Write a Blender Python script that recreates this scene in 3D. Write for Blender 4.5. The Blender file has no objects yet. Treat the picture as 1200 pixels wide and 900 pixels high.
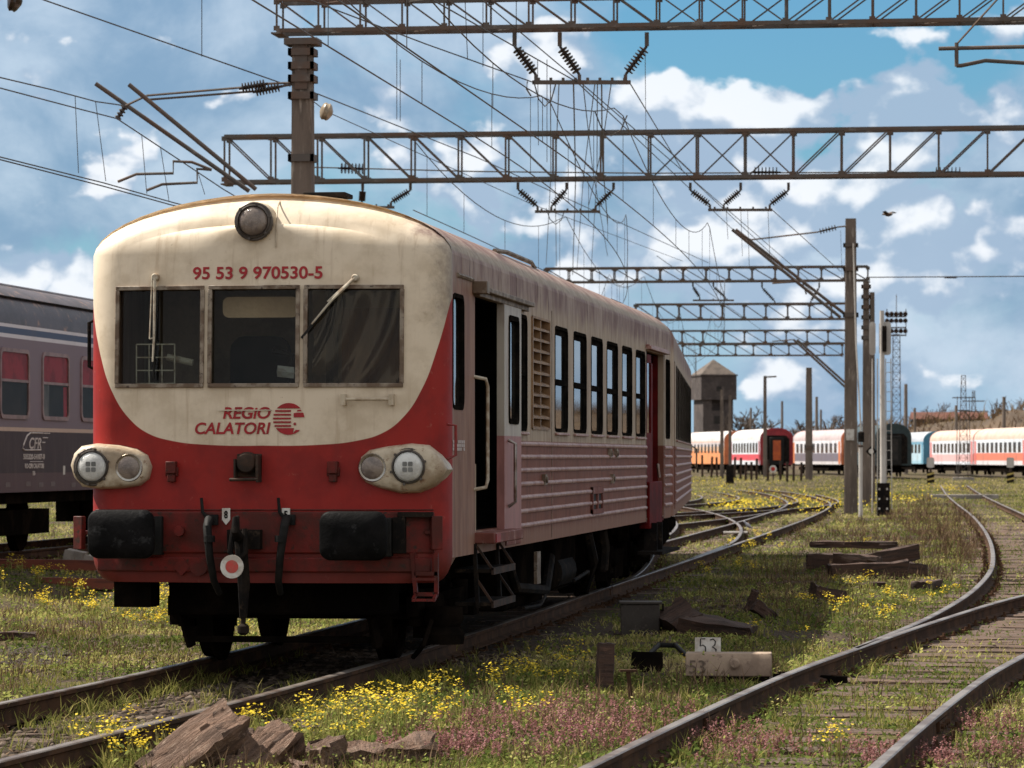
import bpy, bmesh, math, random
import numpy as np
from mathutils import Vector, Matrix
R = math.radians
random.seed(7); rng = np.random.default_rng(7)
sc = bpy.context.scene
COL = sc.collection

# ---------------------------------------------------------------- view geometry (metres; +Y runs along the tracks)
FPX, CZ, HY = 4250.0, 1.81, 535.0
TH = math.atan(567/FPX); CT, ST = math.cos(TH), math.sin(TH)
def P(px, py, d):
    xc = (px-600)/FPX*d
    return Vector((xc*CT-d*ST, xc*ST+d*CT, CZ+(HY-py)/FPX*d))
def PY(px, py, Y): return P(px, py, Y/(CT+(px-600)/FPX*ST))
def PX(px, py, X):
    k = (px-600)/FPX
    return P(px, py, X/(k*CT-ST))
def G(px, py, z=0.0): return P(px, py, (CZ-z)*FPX/(py-HY))

# ---------------------------------------------------------------- mesh collecting
class MB:
    def __init__(s): s.v = []; s.f = []; s.m = []
    def add(s, vs, fs, mi=0):
        o = len(s.v); s.v += [tuple(v) for v in vs]
        s.f += [tuple(i+o for i in f) for f in fs]; s.m += [mi]*len(fs); return s
    def box(s, x0, x1, y0, y1, z0, z1, mi=0):
        return s.add([(x0,y0,z0),(x1,y0,z0),(x1,y1,z0),(x0,y1,z0),(x0,y0,z1),(x1,y0,z1),(x1,y1,z1),(x0,y1,z1)],
                     [(0,3,2,1),(4,5,6,7),(0,1,5,4),(1,2,6,5),(2,3,7,6),(3,0,4,7)], mi)
    def obox(s, c, size, rot=(0,0,0), mi=0, jit=0):
        from mathutils import Euler
        M = Euler(rot).to_matrix(); h = [q/2 for q in size]; vs = []
        for z in (-1,1):
            for (x,y) in ((-1,-1),(1,-1),(1,1),(-1,1)):
                p = Vector((x*h[0], y*h[1], z*h[2]))
                if jit: p += Vector([random.uniform(-jit,jit) for _ in range(3)])
                vs.append(M@p+Vector(c))
        return s.add(vs, [(0,3,2,1),(4,5,6,7),(0,1,5,4),(1,2,6,5),(2,3,7,6),(3,0,4,7)], mi)
    def bar(s, a, b, w, h=None, up=(0,0,1), mi=0):
        a = Vector(a); b = Vector(b); h = h or w; d = (b-a).normalized(); u = Vector(up)
        if abs(d.dot(u)) > .98: u = Vector((0,1,0))
        x = d.cross(u).normalized(); u = x.cross(d)
        vs = [p+x*(i*w/2)+u*(j*h/2) for p in (a,b) for (i,j) in ((-1,-1),(1,-1),(1,1),(-1,1))]
        return s.add(vs, [(0,1,2,3),(7,6,5,4),(0,4,5,1),(1,5,6,2),(2,6,7,3),(3,7,4,0)], mi)
    def tube(s, pts, r, n=8, mi=0, cap=True):
        pts = [Vector(p) for p in pts]; k = len(pts); rs = r if isinstance(r, (list,tuple)) else [r]*k
        vs = []; ref = None
        for i, p in enumerate(pts):
            d = (pts[min(i+1,k-1)]-pts[max(i-1,0)]).normalized()
            if ref is None:
                ref = Vector((0,0,1)) if abs(d.z) < .9 else Vector((1,0,0))
            x = d.cross(ref).normalized(); y = x.cross(d); ref = y
            for j in range(n):
                a = 2*math.pi*j/n; vs.append(p+(x*math.cos(a)+y*math.sin(a))*rs[i])
        fs = [(i*n+j, i*n+(j+1)%n, (i+1)*n+(j+1)%n, (i+1)*n+j) for i in range(k-1) for j in range(n)]
        if cap: fs += [tuple(range(n-1,-1,-1)), tuple(range((k-1)*n, k*n))]
        return s.add(vs, fs, mi)
    def rev(s, a, b, prof, n=16, mi=0):
        a = Vector(a); d = (Vector(b)-a).normalized()
        return s.tubeprof([a+d*t for t,_ in prof], [r for _,r in prof], d, n, mi)
    def tubeprof(s, pts, rs, d, n, mi):
        ref = Vector((0,0,1)) if abs(d.z) < .9 else Vector((1,0,0))
        x = d.cross(ref).normalized(); y = x.cross(d); vs = []
        for p, r in zip(pts, rs):
            for j in range(n):
                a = 2*math.pi*j/n; vs.append(p+(x*math.cos(a)+y*math.sin(a))*r)
        k = len(pts)
        fs = [(i*n+j, i*n+(j+1)%n, (i+1)*n+(j+1)%n, (i+1)*n+j) for i in range(k-1) for j in range(n)]
        fs += [tuple(range(n-1,-1,-1)), tuple(range((k-1)*n, k*n))]
        return s.add(vs, fs, mi)
    def prism(s, poly, fn, lo, hi, mi=0):
        """extrude a 2-D outline: fn(u, v, w) gives the point."""
        n = len(poly)
        vs = [fn(u,v,lo) for u,v in poly]+[fn(u,v,hi) for u,v in poly]
        fs = [tuple(range(n)), tuple(range(2*n-1,n-1,-1))]+[(i,i+n,(i+1)%n+n,(i+1)%n) for i in range(n)]
        return s.add(vs, fs, mi)
    def lattice(s, secs, closed=True, cap=True, mi=0):
        """loft a list of equal-length point rings."""
        n = len(secs[0]); vs = [p for q in secs for p in q]; k = len(secs); fs = []
        for i in range(k-1):
            for j in range(n if closed else n-1):
                fs.append((i*n+j, i*n+(j+1)%n, (i+1)*n+(j+1)%n, (i+1)*n+j))
        if cap and closed: fs += [tuple(range(n-1,-1,-1)), tuple(range((k-1)*n,k*n))]
        return s.add(vs, fs, mi)
    def build(s, name, mats, parent=None, smooth=True, angle=40, bevel=0, fix=True):
        me = bpy.data.meshes.new(name); me.from_pydata(s.v, [], s.f); 
        mats = mats if isinstance(mats, (list,tuple)) else [mats]
        for m in mats: me.materials.append(m)
        if len(mats) > 1: me.polygons.foreach_set('material_index', s.m)
        if fix:
            bm = bmesh.new(); bm.from_mesh(me); bmesh.ops.recalc_face_normals(bm, faces=bm.faces); bm.to_mesh(me); bm.free()
        if smooth:
            me.polygons.foreach_set('use_smooth', [True]*len(me.polygons)); me.set_sharp_from_angle(angle=R(angle))
        me.update()
        o = bpy.data.objects.new(name, me); COL.objects.link(o)
        if parent is not None: o.parent = parent
        if bevel:
            b = o.modifiers.new('b','BEVEL'); b.width = bevel; b.segments = 2; b.limit_method = 'ANGLE'; b.angle_limit = R(40)
        return o

def npmesh(name, verts, faces_flat, sizes, mat, parent=None, attr=None, smooth=False):
    me = bpy.data.meshes.new(name)
    me.vertices.add(len(verts)); me.vertices.foreach_set('co', np.asarray(verts, np.float32).ravel())
    me.loops.add(len(faces_flat)); me.loops.foreach_set('vertex_index', np.asarray(faces_flat, np.int32))
    sizes = np.asarray(sizes, np.int32); st = np.concatenate([[0], np.cumsum(sizes)[:-1]]).astype(np.int32)
    me.polygons.add(len(sizes)); me.polygons.foreach_set('loop_start', st); me.polygons.foreach_set('loop_total', sizes)
    if attr is not None:
        a = me.attributes.new('tint', 'FLOAT', 'POINT'); a.data.foreach_set('value', np.asarray(attr, np.float32))
    me.update(calc_edges=True)
    if smooth: me.polygons.foreach_set('use_smooth', [True]*len(sizes))
    for m in (mat if isinstance(mat, list) else [mat]): me.materials.append(m)
    o = bpy.data.objects.new(name, me); COL.objects.link(o)
    if parent is not None: o.parent = parent
    return o

def tag(o, label, cat, group=None, kind=None):
    o['label'] = label; o['category'] = cat
    if group: o['group'] = group
    if kind: o['kind'] = kind
    return o
def setting(o, kind='structure', label=None, cat=None):
    o['kind'] = kind
    if label: o['label'] = label
    if cat: o['category'] = cat
    return o
def thing(name, label, cat, loc=(0,0,0), rz=0, group=None):
    o = bpy.data.objects.new(name, None); COL.objects.link(o); o.empty_display_size = .3
    o.location = loc; o.rotation_euler = (0,0,rz)
    return tag(o, label, cat, group)
def kids(o): return [c for c in bpy.data.objects if c.parent == o]
def copy_tree(o, parent=None, label=None):
    c = o.copy(); COL.objects.link(c)
    if parent is not None: c.parent = parent
    if label: c['label'] = label
    for ch in kids(o): copy_tree(ch, c)
    return c
def arc(cx, cy, r, a0, a1, n): return [(cx+r*math.cos(R(a0+(a1-a0)*i/n)), cy+r*math.sin(R(a0+(a1-a0)*i/n))) for i in range(n+1)]
def rrect(x0, x1, y0, y1, r, n=4):
    return arc(x1-r,y1-r,r,0,90,n)+arc(x0+r,y1-r,r,90,180,n)+arc(x0+r,y0+r,r,180,270,n)+arc(x1-r,y0+r,r,270,360,n)

def vnoise(x, y, seed=0):
    x = np.asarray(x, float); y = np.asarray(y, float)
    xi = np.floor(x).astype(np.int64); yi = np.floor(y).astype(np.int64); fx = x-xi; fy = y-yi
    fx = fx*fx*(3-2*fx); fy = fy*fy*(3-2*fy)
    def h(a, b):
        n = (a*374761393+b*668265263+seed*1274126177) & 0x7fffffff
        n = ((n ^ (n >> 13))*1274126177) & 0x7fffffff
        return ((n ^ (n >> 16)) & 0xffff)/65535.0
    return (h(xi,yi)*(1-fx)+h(xi+1,yi)*fx)*(1-fy)+(h(xi,yi+1)*(1-fx)+h(xi+1,yi+1)*fx)*fy
def fbm(x, y, seed=0, o=4):
    s = 0; a = .5; t = 0
    for i in range(o):
        s = s+a*vnoise(x*2**i, y*2**i, seed+i*17); t += a; a *= .5
    return s/t

# ---------------------------------------------------------------- materials
def newmat(name):
    m = bpy.data.materials.new(name); m.use_nodes = True
    nt = m.node_tree; nt.nodes.clear(); return m, nt
def N(nt, t, **k):
    n = nt.nodes.new(t)
    for a, b in k.items():
        if a == 'ins':
            for i, v in b.items():
                if hasattr(v, 'is_output') or isinstance(v, bpy.types.NodeSocket): nt.links.new(v, n.inputs[i])
                else: n.inputs[i].default_value = v
        else: setattr(n, a, b)
    return n
def c4(c): return (c[0], c[1], c[2], 1)
def math_(nt, op, a, b=None, c=None, clamp=False):
    n = nt.nodes.new('ShaderNodeMath'); n.operation = op; n.use_clamp = clamp
    for i, v in enumerate((a,b,c)):
        if v is None: continue
        if isinstance(v, (int,float)): n.inputs[i].default_value = v
        else: nt.links.new(v, n.inputs[i])
    return n.outputs[0]
def mixc(nt, fac, a, b, mode='MIX'):
    n = nt.nodes.new('ShaderNodeMix'); n.data_type = 'RGBA'; n.blend_type = mode; n.clamp_factor = True
    for s, v in ((n.inputs[0],fac),(n.inputs[6],a),(n.inputs[7],b)):
        if isinstance(v, (int,float)): s.default_value = v
        elif isinstance(v, tuple): s.default_value = c4(v)
        else: nt.links.new(v, s)
    return n.outputs[2]
def ramp(nt, fac, stops, interp='LINEAR'):
    n = nt.nodes.new('ShaderNodeValToRGB'); nt.links.new(fac, n.inputs[0]); cr = n.color_ramp; cr.interpolation = interp
    while len(cr.elements) < len(stops): cr.elements.new(.5)
    for e, (p, c) in zip(cr.elements, stops):
        e.position = p; e.color = c4(c) if isinstance(c, tuple) else (c,c,c,1)
    return n.outputs[0]
def smooth(nt, v, lo, hi):
    n = nt.nodes.new('ShaderNodeMapRange'); n.interpolation_type = 'SMOOTHSTEP'
    nt.links.new(v, n.inputs[0]); n.inputs[1].default_value = lo; n.inputs[2].default_value = hi; return n.outputs[0]
def noise(nt, vec, scale, detail=4, rough=.55, stretch=None, off=None, dist=0):
    if stretch or off:
        mp = nt.nodes.new('ShaderNodeMapping'); nt.links.new(vec, mp.inputs[0])
        if stretch: mp.inputs[3].default_value = stretch
        if off: mp.inputs[1].default_value = off
        vec = mp.outputs[0]
    n = nt.nodes.new('ShaderNodeTexNoise'); nt.links.new(vec, n.inputs['Vector'])
    n.inputs['Scale'].default_value = scale; n.inputs['Detail'].default_value = detail; n.inputs['Roughness'].default_value = rough
    n.inputs['Distortion'].default_value = dist
    return n.outputs[0]
def objco(nt): return nt.nodes.new('ShaderNodeTexCoord').outputs['Object']
def finish(m, nt, col, rough=.6, metal=0, bump=None, bstr=.3, bdist=.01, spec=.4, coat=0):
    b = N(nt, 'ShaderNodeBsdfPrincipled')
    for s, v in (('Base Color',col),('Roughness',rough),('Metallic',metal)):
        if isinstance(v, tuple): b.inputs[s].default_value = c4(v)
        elif isinstance(v, (int,float)): b.inputs[s].default_value = v
        else: nt.links.new(v, b.inputs[s])
    b.inputs['Specular IOR Level'].default_value = spec; b.inputs['Coat Weight'].default_value = coat
    if bump is not None:
        bn = N(nt, 'ShaderNodeBump', ins={'Strength':bstr,'Distance':bdist}); nt.links.new(bump, bn.inputs['Height'])
        nt.links.new(bn.outputs[0], b.inputs['Normal'])
    o = N(nt, 'ShaderNodeOutputMaterial'); nt.links.new(b.outputs[0], o.inputs[0]); return m
def mat(name, base, alt=None, scale=4, lo=.42, hi=.62, rough=.6, metal=0, stretch=None, bump=.25, bscale=30, spec=.4, alt2=None, bdist=.01, rvar=.12):
    """weathered paint, steel, wood, stone: base colour with patches of alt and fine specks of alt2."""
    m, nt = newmat(name); co = objco(nt)
    alt = alt or tuple(c*.6 for c in base)
    n1 = noise(nt, co, scale, 6, .6, stretch)
    col = mixc(nt, smooth(nt, n1, lo, hi), base, alt)
    n2 = noise(nt, co, bscale, 5, .65, stretch)
    if alt2: col = mixc(nt, smooth(nt, noise(nt, co, scale*3.1, 6, .65, stretch, (3.3,1.7,9.1)), .56, .68), col, alt2)
    col = mixc(nt, .22, col, ramp(nt, n2, [(.3,.35),(.7,1.0)]), 'MULTIPLY')
    rg = math_(nt, 'MULTIPLY_ADD', n2, rvar*2, rough-rvar)
    return finish(m, nt, col, rg, metal, n2, bump, bdist, spec)
def plain(name, base, rough=.6, metal=0, spec=.4):
    return mat(name, base, tuple(c*.75 for c in base), rough=rough, metal=metal, spec=spec, bump=.1)
# ---------------------------------------------------------------- camera, sun, sky
cam = bpy.data.objects.new('camera', bpy.data.cameras.new('camera')); COL.objects.link(cam); sc.camera = cam
cam.location = (0,0,CZ); cam.rotation_euler = (R(90),0,TH)
cd = cam.data; cd.sensor_width = 36; cd.lens = FPX/1200*36; cd.shift_y = (HY-450)/1200; cd.clip_end = 6000; cd.clip_start = .5
cd.dof.use_dof = True; cd.dof.focus_distance = 29.5; cd.dof.aperture_fstop = 8.0

SUN_EL, SUN_AZ = 54.0, -78.0            # azimuth from +Y towards +X
ce = math.cos(R(SUN_EL)); sd = Vector((math.sin(R(SUN_AZ))*ce, math.cos(R(SUN_AZ))*ce, math.sin(R(SUN_EL))))
sl = bpy.data.lights.new('sun','SUN'); sun = bpy.data.objects.new('sun', sl); COL.objects.link(sun)
sl.energy = 5.0; sl.angle = R(.5); sl.color = (1,.93,.82)
sun.rotation_euler = sd.to_track_quat('Z','Y').to_euler(); sun.location = sd*200

w = bpy.data.worlds.new('World'); sc.world = w; w.use_nodes = True
nt = w.node_tree; nt.nodes.clear()
sky = N(nt, 'ShaderNodeTexSky', sky_type='NISHITA'); sky.sun_disc = False
sky.sun_elevation = R(SUN_EL); sky.sun_rotation = R(SUN_AZ); sky.air_density = 1.0; sky.dust_density = .6; sky.ozone_density = 2.5
tc = nt.nodes.new('ShaderNodeTexCoord').outputs['Generated']
sx = N(nt, 'ShaderNodeSeparateXYZ', ins={0:tc})
ay = math_(nt, 'MAXIMUM', math_(nt, 'ABSOLUTE', sx.outputs[1]), .12)
u = math_(nt, 'DIVIDE', sx.outputs[0], ay); v = math_(nt, 'DIVIDE', sx.outputs[2], ay)
cv = N(nt, 'ShaderNodeCombineXYZ', ins={0:u, 1:math_(nt,'MULTIPLY',v,1.25), 2:1.37}).outputs[0]
def cl(scale, det, off, rough=.56, dist=.15): return noise(nt, cv, scale, det, rough, None, off, dist)
def blob(cx, cy, rx, ry):               # soft patch of sky around one direction
    a = math_(nt,'MULTIPLY', math_(nt,'SUBTRACT', u, (cx-1167)/FPX), FPX/rx)
    b = math_(nt,'MULTIPLY', math_(nt,'SUBTRACT', v, (HY-cy)/FPX), FPX/ry)
    r = math_(nt,'ADD', math_(nt,'MULTIPLY',a,a), math_(nt,'MULTIPLY',b,b))
    return math_(nt,'POWER', 2.718, math_(nt,'MULTIPLY', r, -1.0))
def addblobs(base, lst):
    for args, k in lst: base = math_(nt,'MULTIPLY_ADD', blob(*args), k, base)
    return base
# soft grey-blue sheet with a few blue windows
n1 = cl(13, 8, (.31,.12,0), .55, .3); nl = cl(6, 3, (1.7,.4,0), .5)
sheet = addblobs(math_(nt,'MULTIPLY_ADD', nl, .42, math_(nt,'ADD', n1, -.12)), (((930,50,240,70),-.24),((560,120,80,50),-.11),((790,20,120,60),-.14),((90,230,200,60),.05),((1100,300,160,90),.08),((200,60,260,90),.10),((60,280,60,40),-.10)))
mask1 = smooth(nt, sheet, .40,.60)
soft = mixc(nt, smooth(nt, cl(16, 8, (5.1,2.2,0), .58, .2), .35,.65), (2.15,3.3,4.8), (5.2,6.15,7.3))
# crisp heaped cumulus in front of it
def heap(off):
    n_ = cl(15, 7, off, .57, .1); bl = math_(nt,'ABSOLUTE', math_(nt,'MULTIPLY_ADD', cl(34, 3, (off[0]*1.3+2,off[1]*1.3,0), .5, .25), 2.0, -1.0))
    return math_(nt,'MULTIPLY_ADD', bl, .30, math_(nt,'ADD', n_, -.06)), bl
h1, b1 = heap((.9,.3,0)); h2, _ = heap((.9-.004,.3+.008,0))
cum = addblobs(math_(nt,'ADD', h1, -.035), (((1060,140,80,60),.17),((450,110,50,40),.15),((35,308,70,34),.14),((25,120,60,50),.10),((600,235,120,50),.12),((870,235,110,50),.11),((1150,275,80,50),.13),((780,300,80,50),.10),((1190,110,50,90),.14),((150,120,50,40),.05),((680,30,50,30),.10),((520,180,60,40),.08),((950,50,230,70),-.16),((1080,360,120,50),.05),((300,20,200,60),-.06)))
mask2 = smooth(nt, cum, .478, .535)
lit = smooth(nt, math_(nt,'ADD', math_(nt,'MULTIPLY', math_(nt,'SUBTRACT', h1, h2), 4.5), math_(nt,'MULTIPLY_ADD', b1, .75, math_(nt,'MULTIPLY_ADD', cum, .8, -.55))), -.06, .56)
ccol = mixc(nt, lit, (3.3,4.4,5.8), (8.2,8.5,8.9))
skyc = mixc(nt, 1.0, sky.outputs[0], (.42,.74,.90), 'MULTIPLY')
pale = smooth(nt, v, .085, .005)
skyc = mixc(nt, math_(nt,'MULTIPLY',pale,.8), skyc, (3.7,5.4,7.2))
fin = mixc(nt, math_(nt,'MULTIPLY',mask1,.86), skyc, soft); fin = mixc(nt, math_(nt,'MULTIPLY',mask2,.92), fin, ccol)
# unseen bright cloud overhead and behind the viewpoint, added as warm fill light
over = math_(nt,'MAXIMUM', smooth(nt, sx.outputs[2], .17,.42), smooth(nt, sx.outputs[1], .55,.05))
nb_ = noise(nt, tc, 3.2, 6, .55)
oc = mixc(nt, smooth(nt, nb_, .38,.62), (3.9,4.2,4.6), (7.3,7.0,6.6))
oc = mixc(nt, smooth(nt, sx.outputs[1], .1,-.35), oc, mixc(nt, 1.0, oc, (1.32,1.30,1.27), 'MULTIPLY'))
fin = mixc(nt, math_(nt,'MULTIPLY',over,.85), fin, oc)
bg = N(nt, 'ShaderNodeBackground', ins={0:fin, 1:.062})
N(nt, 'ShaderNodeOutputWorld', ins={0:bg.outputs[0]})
vs = sc.view_settings
sc.display_settings.display_device = 'sRGB'; vs.view_transform = 'Standard'; vs.look = 'None'; vs.gamma = 1; vs.exposure = 0.92; vs.use_curve_mapping = False
sc.cycles.max_bounces = 6; sc.cycles.transparent_max_bounces = 12; sc.cycles.use_denoising = True
sc.cycles.caustics_reflective = False; sc.cycles.caustics_refractive = False

# ---------------------------------------------------------------- materials
def glass(name, tint=(.55,.6,.6), dirt=.12, dcol=(.25,.22,.19), rough=.03, ior=1.5):
    m, nt = newmat(name); co = objco(nt)
    tr = N(nt,'ShaderNodeBsdfTransparent', ins={0:c4(tint)}); gl = N(nt,'ShaderNodeBsdfGlossy', ins={0:(1,1,1,1),'Roughness':rough})
    fr = N(nt,'ShaderNodeFresnel', ins={0:ior})
    geo = N(nt,'ShaderNodeNewGeometry'); fk = math_(nt,'MULTIPLY', fr.outputs[0], math_(nt,'SUBTRACT', 1.0, geo.outputs['Backfacing']))
    a = N(nt,'ShaderNodeMixShader', ins={0:fk,1:tr.outputs[0],2:gl.outputs[0]})
    df = N(nt,'ShaderNodeBsdfDiffuse', ins={0:c4(dcol)})
    k = math_(nt,'MULTIPLY', smooth(nt, noise(nt,co,3.0,6,.65,(1,1,.35)), .35,.8), dirt*2)
    b = N(nt,'ShaderNodeMixShader', ins={0:k,1:a.outputs[0],2:df.outputs[0]})
    N(nt,'ShaderNodeOutputMaterial', ins={0:b.outputs[0]}); return m
def frontz(nt, x):                       # height of the cream edge over |x| on the cab face
    a = math_(nt,'ABSOLUTE', x); a = math_(nt,'DIVIDE', a, 1.43)
    fc = nt.nodes.new('ShaderNodeFloatCurve'); nt.links.new(a, fc.inputs['Value']); c = fc.mapping.curves[0]
    pts = [(0,.0),(.30,.005),(.5,.03),(.65,.085),(.76,.19),(.86,.38),(.93,.62),(1,1.0)]
    c.points[0].location = pts[0]; c.points[1].location = pts[-1]
    for p in pts[1:-1]: c.points.new(*p)
    fc.mapping.update()
    return math_(nt,'MULTIPLY_ADD', fc.outputs[0], 1.15, 1.895)
def train_paint(name, has_front):
    m, nt = newmat(name); co = objco(nt); s = N(nt,'ShaderNodeSeparateXYZ', ins={0:co}); x,y,z = s.outputs
    # flank: stone-coloured window band, dusty rose lower side, mauve streaked roof
    st = noise(nt, co, 2.2, 7, .65, (1,2.6,.45)); fine = noise(nt, co, 9, 6, .7, (1,1,.22)); sp = noise(nt, co, 40, 4, .6)
    band = mixc(nt, smooth(nt, st,.4,.65), (.42,.335,.25), (.30,.22,.16))
    band = mixc(nt, math_(nt,'MULTIPLY',smooth(nt, fine,.55,.72),.55), band, (.22,.14,.115))
    low = mixc(nt, smooth(nt, st,.4,.65), (.205,.08,.056), (.15,.057,.04))
    low = mixc(nt, math_(nt,'MULTIPLY',smooth(nt, fine,.5,.7),.5), low, (.29,.16,.12))
    skirt = mixc(nt, math_(nt,'MULTIPLY',smooth(nt, math_(nt,'MULTIPLY_ADD',fine,.25,z), 1.33,1.22),.6), low, (.27,.16,.115))
    roof = mixc(nt, smooth(nt, noise(nt, co, 1.6, 7, .7, (1.4,1.2,.5)),.38,.66), (.20,.122,.108), (.37,.285,.24))
    roof = mixc(nt, smooth(nt, fine,.52,.7), roof, (.10,.055,.048))
    wav = math_(nt,'MULTIPLY_ADD', noise(nt, co, 5, 6, .7, (1,1.6,.2)), .55, math_(nt,'SUBTRACT', z, .28))
    side = mixc(nt, smooth(nt, wav, 3.10, 3.30), band, roof)
    side = mixc(nt, smooth(nt, z, 1.955, 1.945), side, skirt)
    lobby = mixc(nt, smooth(nt, st,.38,.66), (.285,.165,.12), (.20,.105,.078)); lobby = mixc(nt, math_(nt,'MULTIPLY',smooth(nt, fine,.5,.7),.6), lobby, (.32,.22,.17))
    if has_front: side = mixc(nt, math_(nt,'MULTIPLY',smooth(nt, y, 1.98,1.94),smooth(nt, wav, 3.30,3.10)), side, lobby)
    col = side
    if has_front:
        n = noise(nt, co, 3.2, 7, .62); n3 = noise(nt, co, 11, 7, .7); drip = noise(nt, co, 6, 6, .65, (2.4,1,.16))
        cream = mixc(nt, smooth(nt, n,.42,.66), (.655,.555,.43), (.54,.445,.33))
        cream = mixc(nt, math_(nt,'MULTIPLY',smooth(nt, drip,.52,.72),.55), cream, (.38,.28,.185)); cream = mixc(nt, math_(nt,'MULTIPLY',smooth(nt, n3,.58,.74),.45), cream, (.42,.31,.21))
        chip = noise(nt, co, 17, 5, .75, (1,1,.8)); cream = mixc(nt, smooth(nt, chip,.69,.72), cream, (.17,.085,.05))
        # darker towards the upper corner on the +x side, scuffs of rust along the roof edge
        edge = math_(nt,'MULTIPLY', smooth(nt, math_(nt,'ADD', x, math_(nt,'MULTIPLY',n3,.35)), 1.40,1.66), smooth(nt, z, 2.6,3.0))
        cream = mixc(nt, math_(nt,'MULTIPLY',edge,.72), cream, (.13,.10,.085))
        top = math_(nt,'MULTIPLY', smooth(nt, math_(nt,'MULTIPLY_ADD',n3,.5,z), 4.02,4.14), .75)
        cream = mixc(nt, math_(nt,'MULTIPLY',top,.7), cream, (.46,.36,.28))
        red = mixc(nt, smooth(nt, n,.4,.65), (.275,.013,.009), (.205,.010,.008))
        red = mixc(nt, math_(nt,'MULTIPLY',smooth(nt, drip,.55,.75),.45), red, (.20,.02,.018))
        red = mixc(nt, smooth(nt, chip,.71,.73), red, (.06,.025,.02)); red = mixc(nt, math_(nt,'MULTIPLY',smooth(nt, n3,.62,.70),.5), red, (.32,.09,.07))
        grime = smooth(nt, math_(nt,'MULTIPLY_ADD', n3, .45, z), 1.62,1.15)
        red = mixc(nt, math_(nt,'MULTIPLY',grime,.6), red, (.06,.018,.013))
        fz = frontz(nt, x)
        face = mixc(nt, smooth(nt, math_(nt,'SUBTRACT', z, fz), -.004, .004), red, cream)
        rf = math_(nt,'MULTIPLY', smooth(nt, z, 3.45,3.55), smooth(nt, math_(nt,'ADD', math_(nt,'MULTIPLY_ADD',n3,3.0,y), math_(nt,'MULTIPLY', math_(nt,'MAXIMUM', math_(nt,'ADD', x, -.5), 0.0), 5.0)), 4.2,6.2))
        face2 = mixc(nt, smooth(nt, y, .270,.276), face, side)
        face = mixc(nt, smooth(nt, z, 3.40,3.44), face2, face)
        col = mixc(nt, math_(nt,'MAXIMUM', rf, math_(nt,'MULTIPLY', smooth(nt, z, 3.44,3.40), smooth(nt, y, .270,.276))), face, side)
    rg = math_(nt,'MULTIPLY_ADD', fine, .35, .36)
    big = noise(nt, co, 1.7, 3, .5); finish(m, nt, col, rg, 0, math_(nt,'MULTIPLY_ADD', big, 5.0, fine), .16, .012, .05)
    if has_front: nt.links.new(math_(nt,'MULTIPLY_ADD', smooth(nt, y, .40,.20), .24, .05), [q for q in nt.nodes if q.type=='BSDF_PRINCIPLED'][0].inputs['Specular IOR Level'])
    return m
M = {}
M['paint'] = train_paint('railcar_paint', True); M['paint2'] = train_paint('railcar_paint_plain', False)
M['rose'] = mat('dusty_rose_paint', (.215,.08,.063), (.16,.056,.045), 3, rough=.6, spec=.08, stretch=(1,1,.4), alt2=(.42,.30,.26))
M['rib'] = mat('worn_highlit_rib_paint', (.40,.24,.205), (.27,.12,.10), 6, rough=.45, alt2=(.52,.42,.38), spec=.25)  # worn paint, also lightened to paint in the highlight along each rib
M['stone'] = mat('stone_paint', (.42,.37,.32), (.30,.25,.22), 4, rough=.55, stretch=(1,1,.4))
M['red'] = mat('red_paint', (.30,.018,.018), (.16,.02,.016), 3, rough=.5, alt2=(.09,.03,.02))
M['redgrime'] = mat('grimy_red_paint', (.155,.015,.012), (.075,.016,.012), 4, .36,.6, rough=.55, alt2=(.035,.02,.015), spec=.2)
M['darkred'] = mat('dark_red_paint', (.13,.010,.010), (.08,.008,.008), 3, rough=.6, spec=.04)
M['creampod'] = mat('cream_pod_paint', (.52,.44,.33), (.33,.25,.17), 5, rough=.4, alt2=(.20,.11,.06))
M['letter'] = mat('red_lettering', (.36,.012,.018), (.28,.012,.016), 8, rough=.55)
M['black'] = mat('black_steel', (.010,.009,.009), (.022,.017,.014), 4, rough=.8, spec=.03, alt2=(.05,.035,.025))
M['rubber'] = mat('black_rubber', (.008,.008,.008), (.015,.014,.013), 6, rough=.7, spec=.2)
M['under'] = mat('underframe_grime', (.006,.005,.0045), (.013,.0095,.0075), 3, rough=.95, spec=0)
M['buffer'] = mat('greased_buffer_face', (.004,.004,.0042), (.009,.0085,.009), 3, rough=.55, alt2=(.03,.03,.031), bump=.4, spec=.05)
M['chrome'] = mat('dull_chrome', (.42,.40,.37), (.22,.18,.14), 5, rough=.3, metal=.9)
M['lens'] = mat('lamp_lens', (.66,.66,.64), (.50,.49,.47), 8, rough=.12, spec=.8, bump=.5, bscale=90)
M['lensdim'] = mat('dim_lamp_lens', (.22,.17,.14), (.12,.09,.08), 10, rough=.15, spec=.8, bump=.5, bscale=90)
M['winframe'] = mat('brown_window_frame', (.13,.085,.055), (.28,.23,.18), 7, rough=.6, alt2=(.05,.03,.02))
M['gasket'] = mat('black_gasket', (.008,.0075,.007), (.018,.015,.013), 6, rough=.8, spec=0)
M['wiper'] = mat('wiper_cream', (.50,.45,.36), (.3,.22,.15), 12, rough=.5)
M['tanlouvre'] = mat('brown_louvre', (.30,.175,.085), (.19,.105,.055), 6, rough=.55)
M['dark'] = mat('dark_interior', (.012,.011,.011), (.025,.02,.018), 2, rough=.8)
M['cabin'] = mat('cab_interior', (.42,.31,.22), (.26,.19,.14), 2, rough=.8)
M['visor'] = mat('tan_visor', (.75,.52,.34), (.65,.44,.28), 3, rough=.6)
M['white'] = mat('white_enamel', (.64,.62,.58), (.46,.41,.36), 9, rough=.45)
M['glass'] = glass('window_glass', (.42,.45,.45), .04, ior=1.9)
M['coachglass'] = glass('coach_glass', (.9,.9,.9), .0, ior=1.03)
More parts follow.
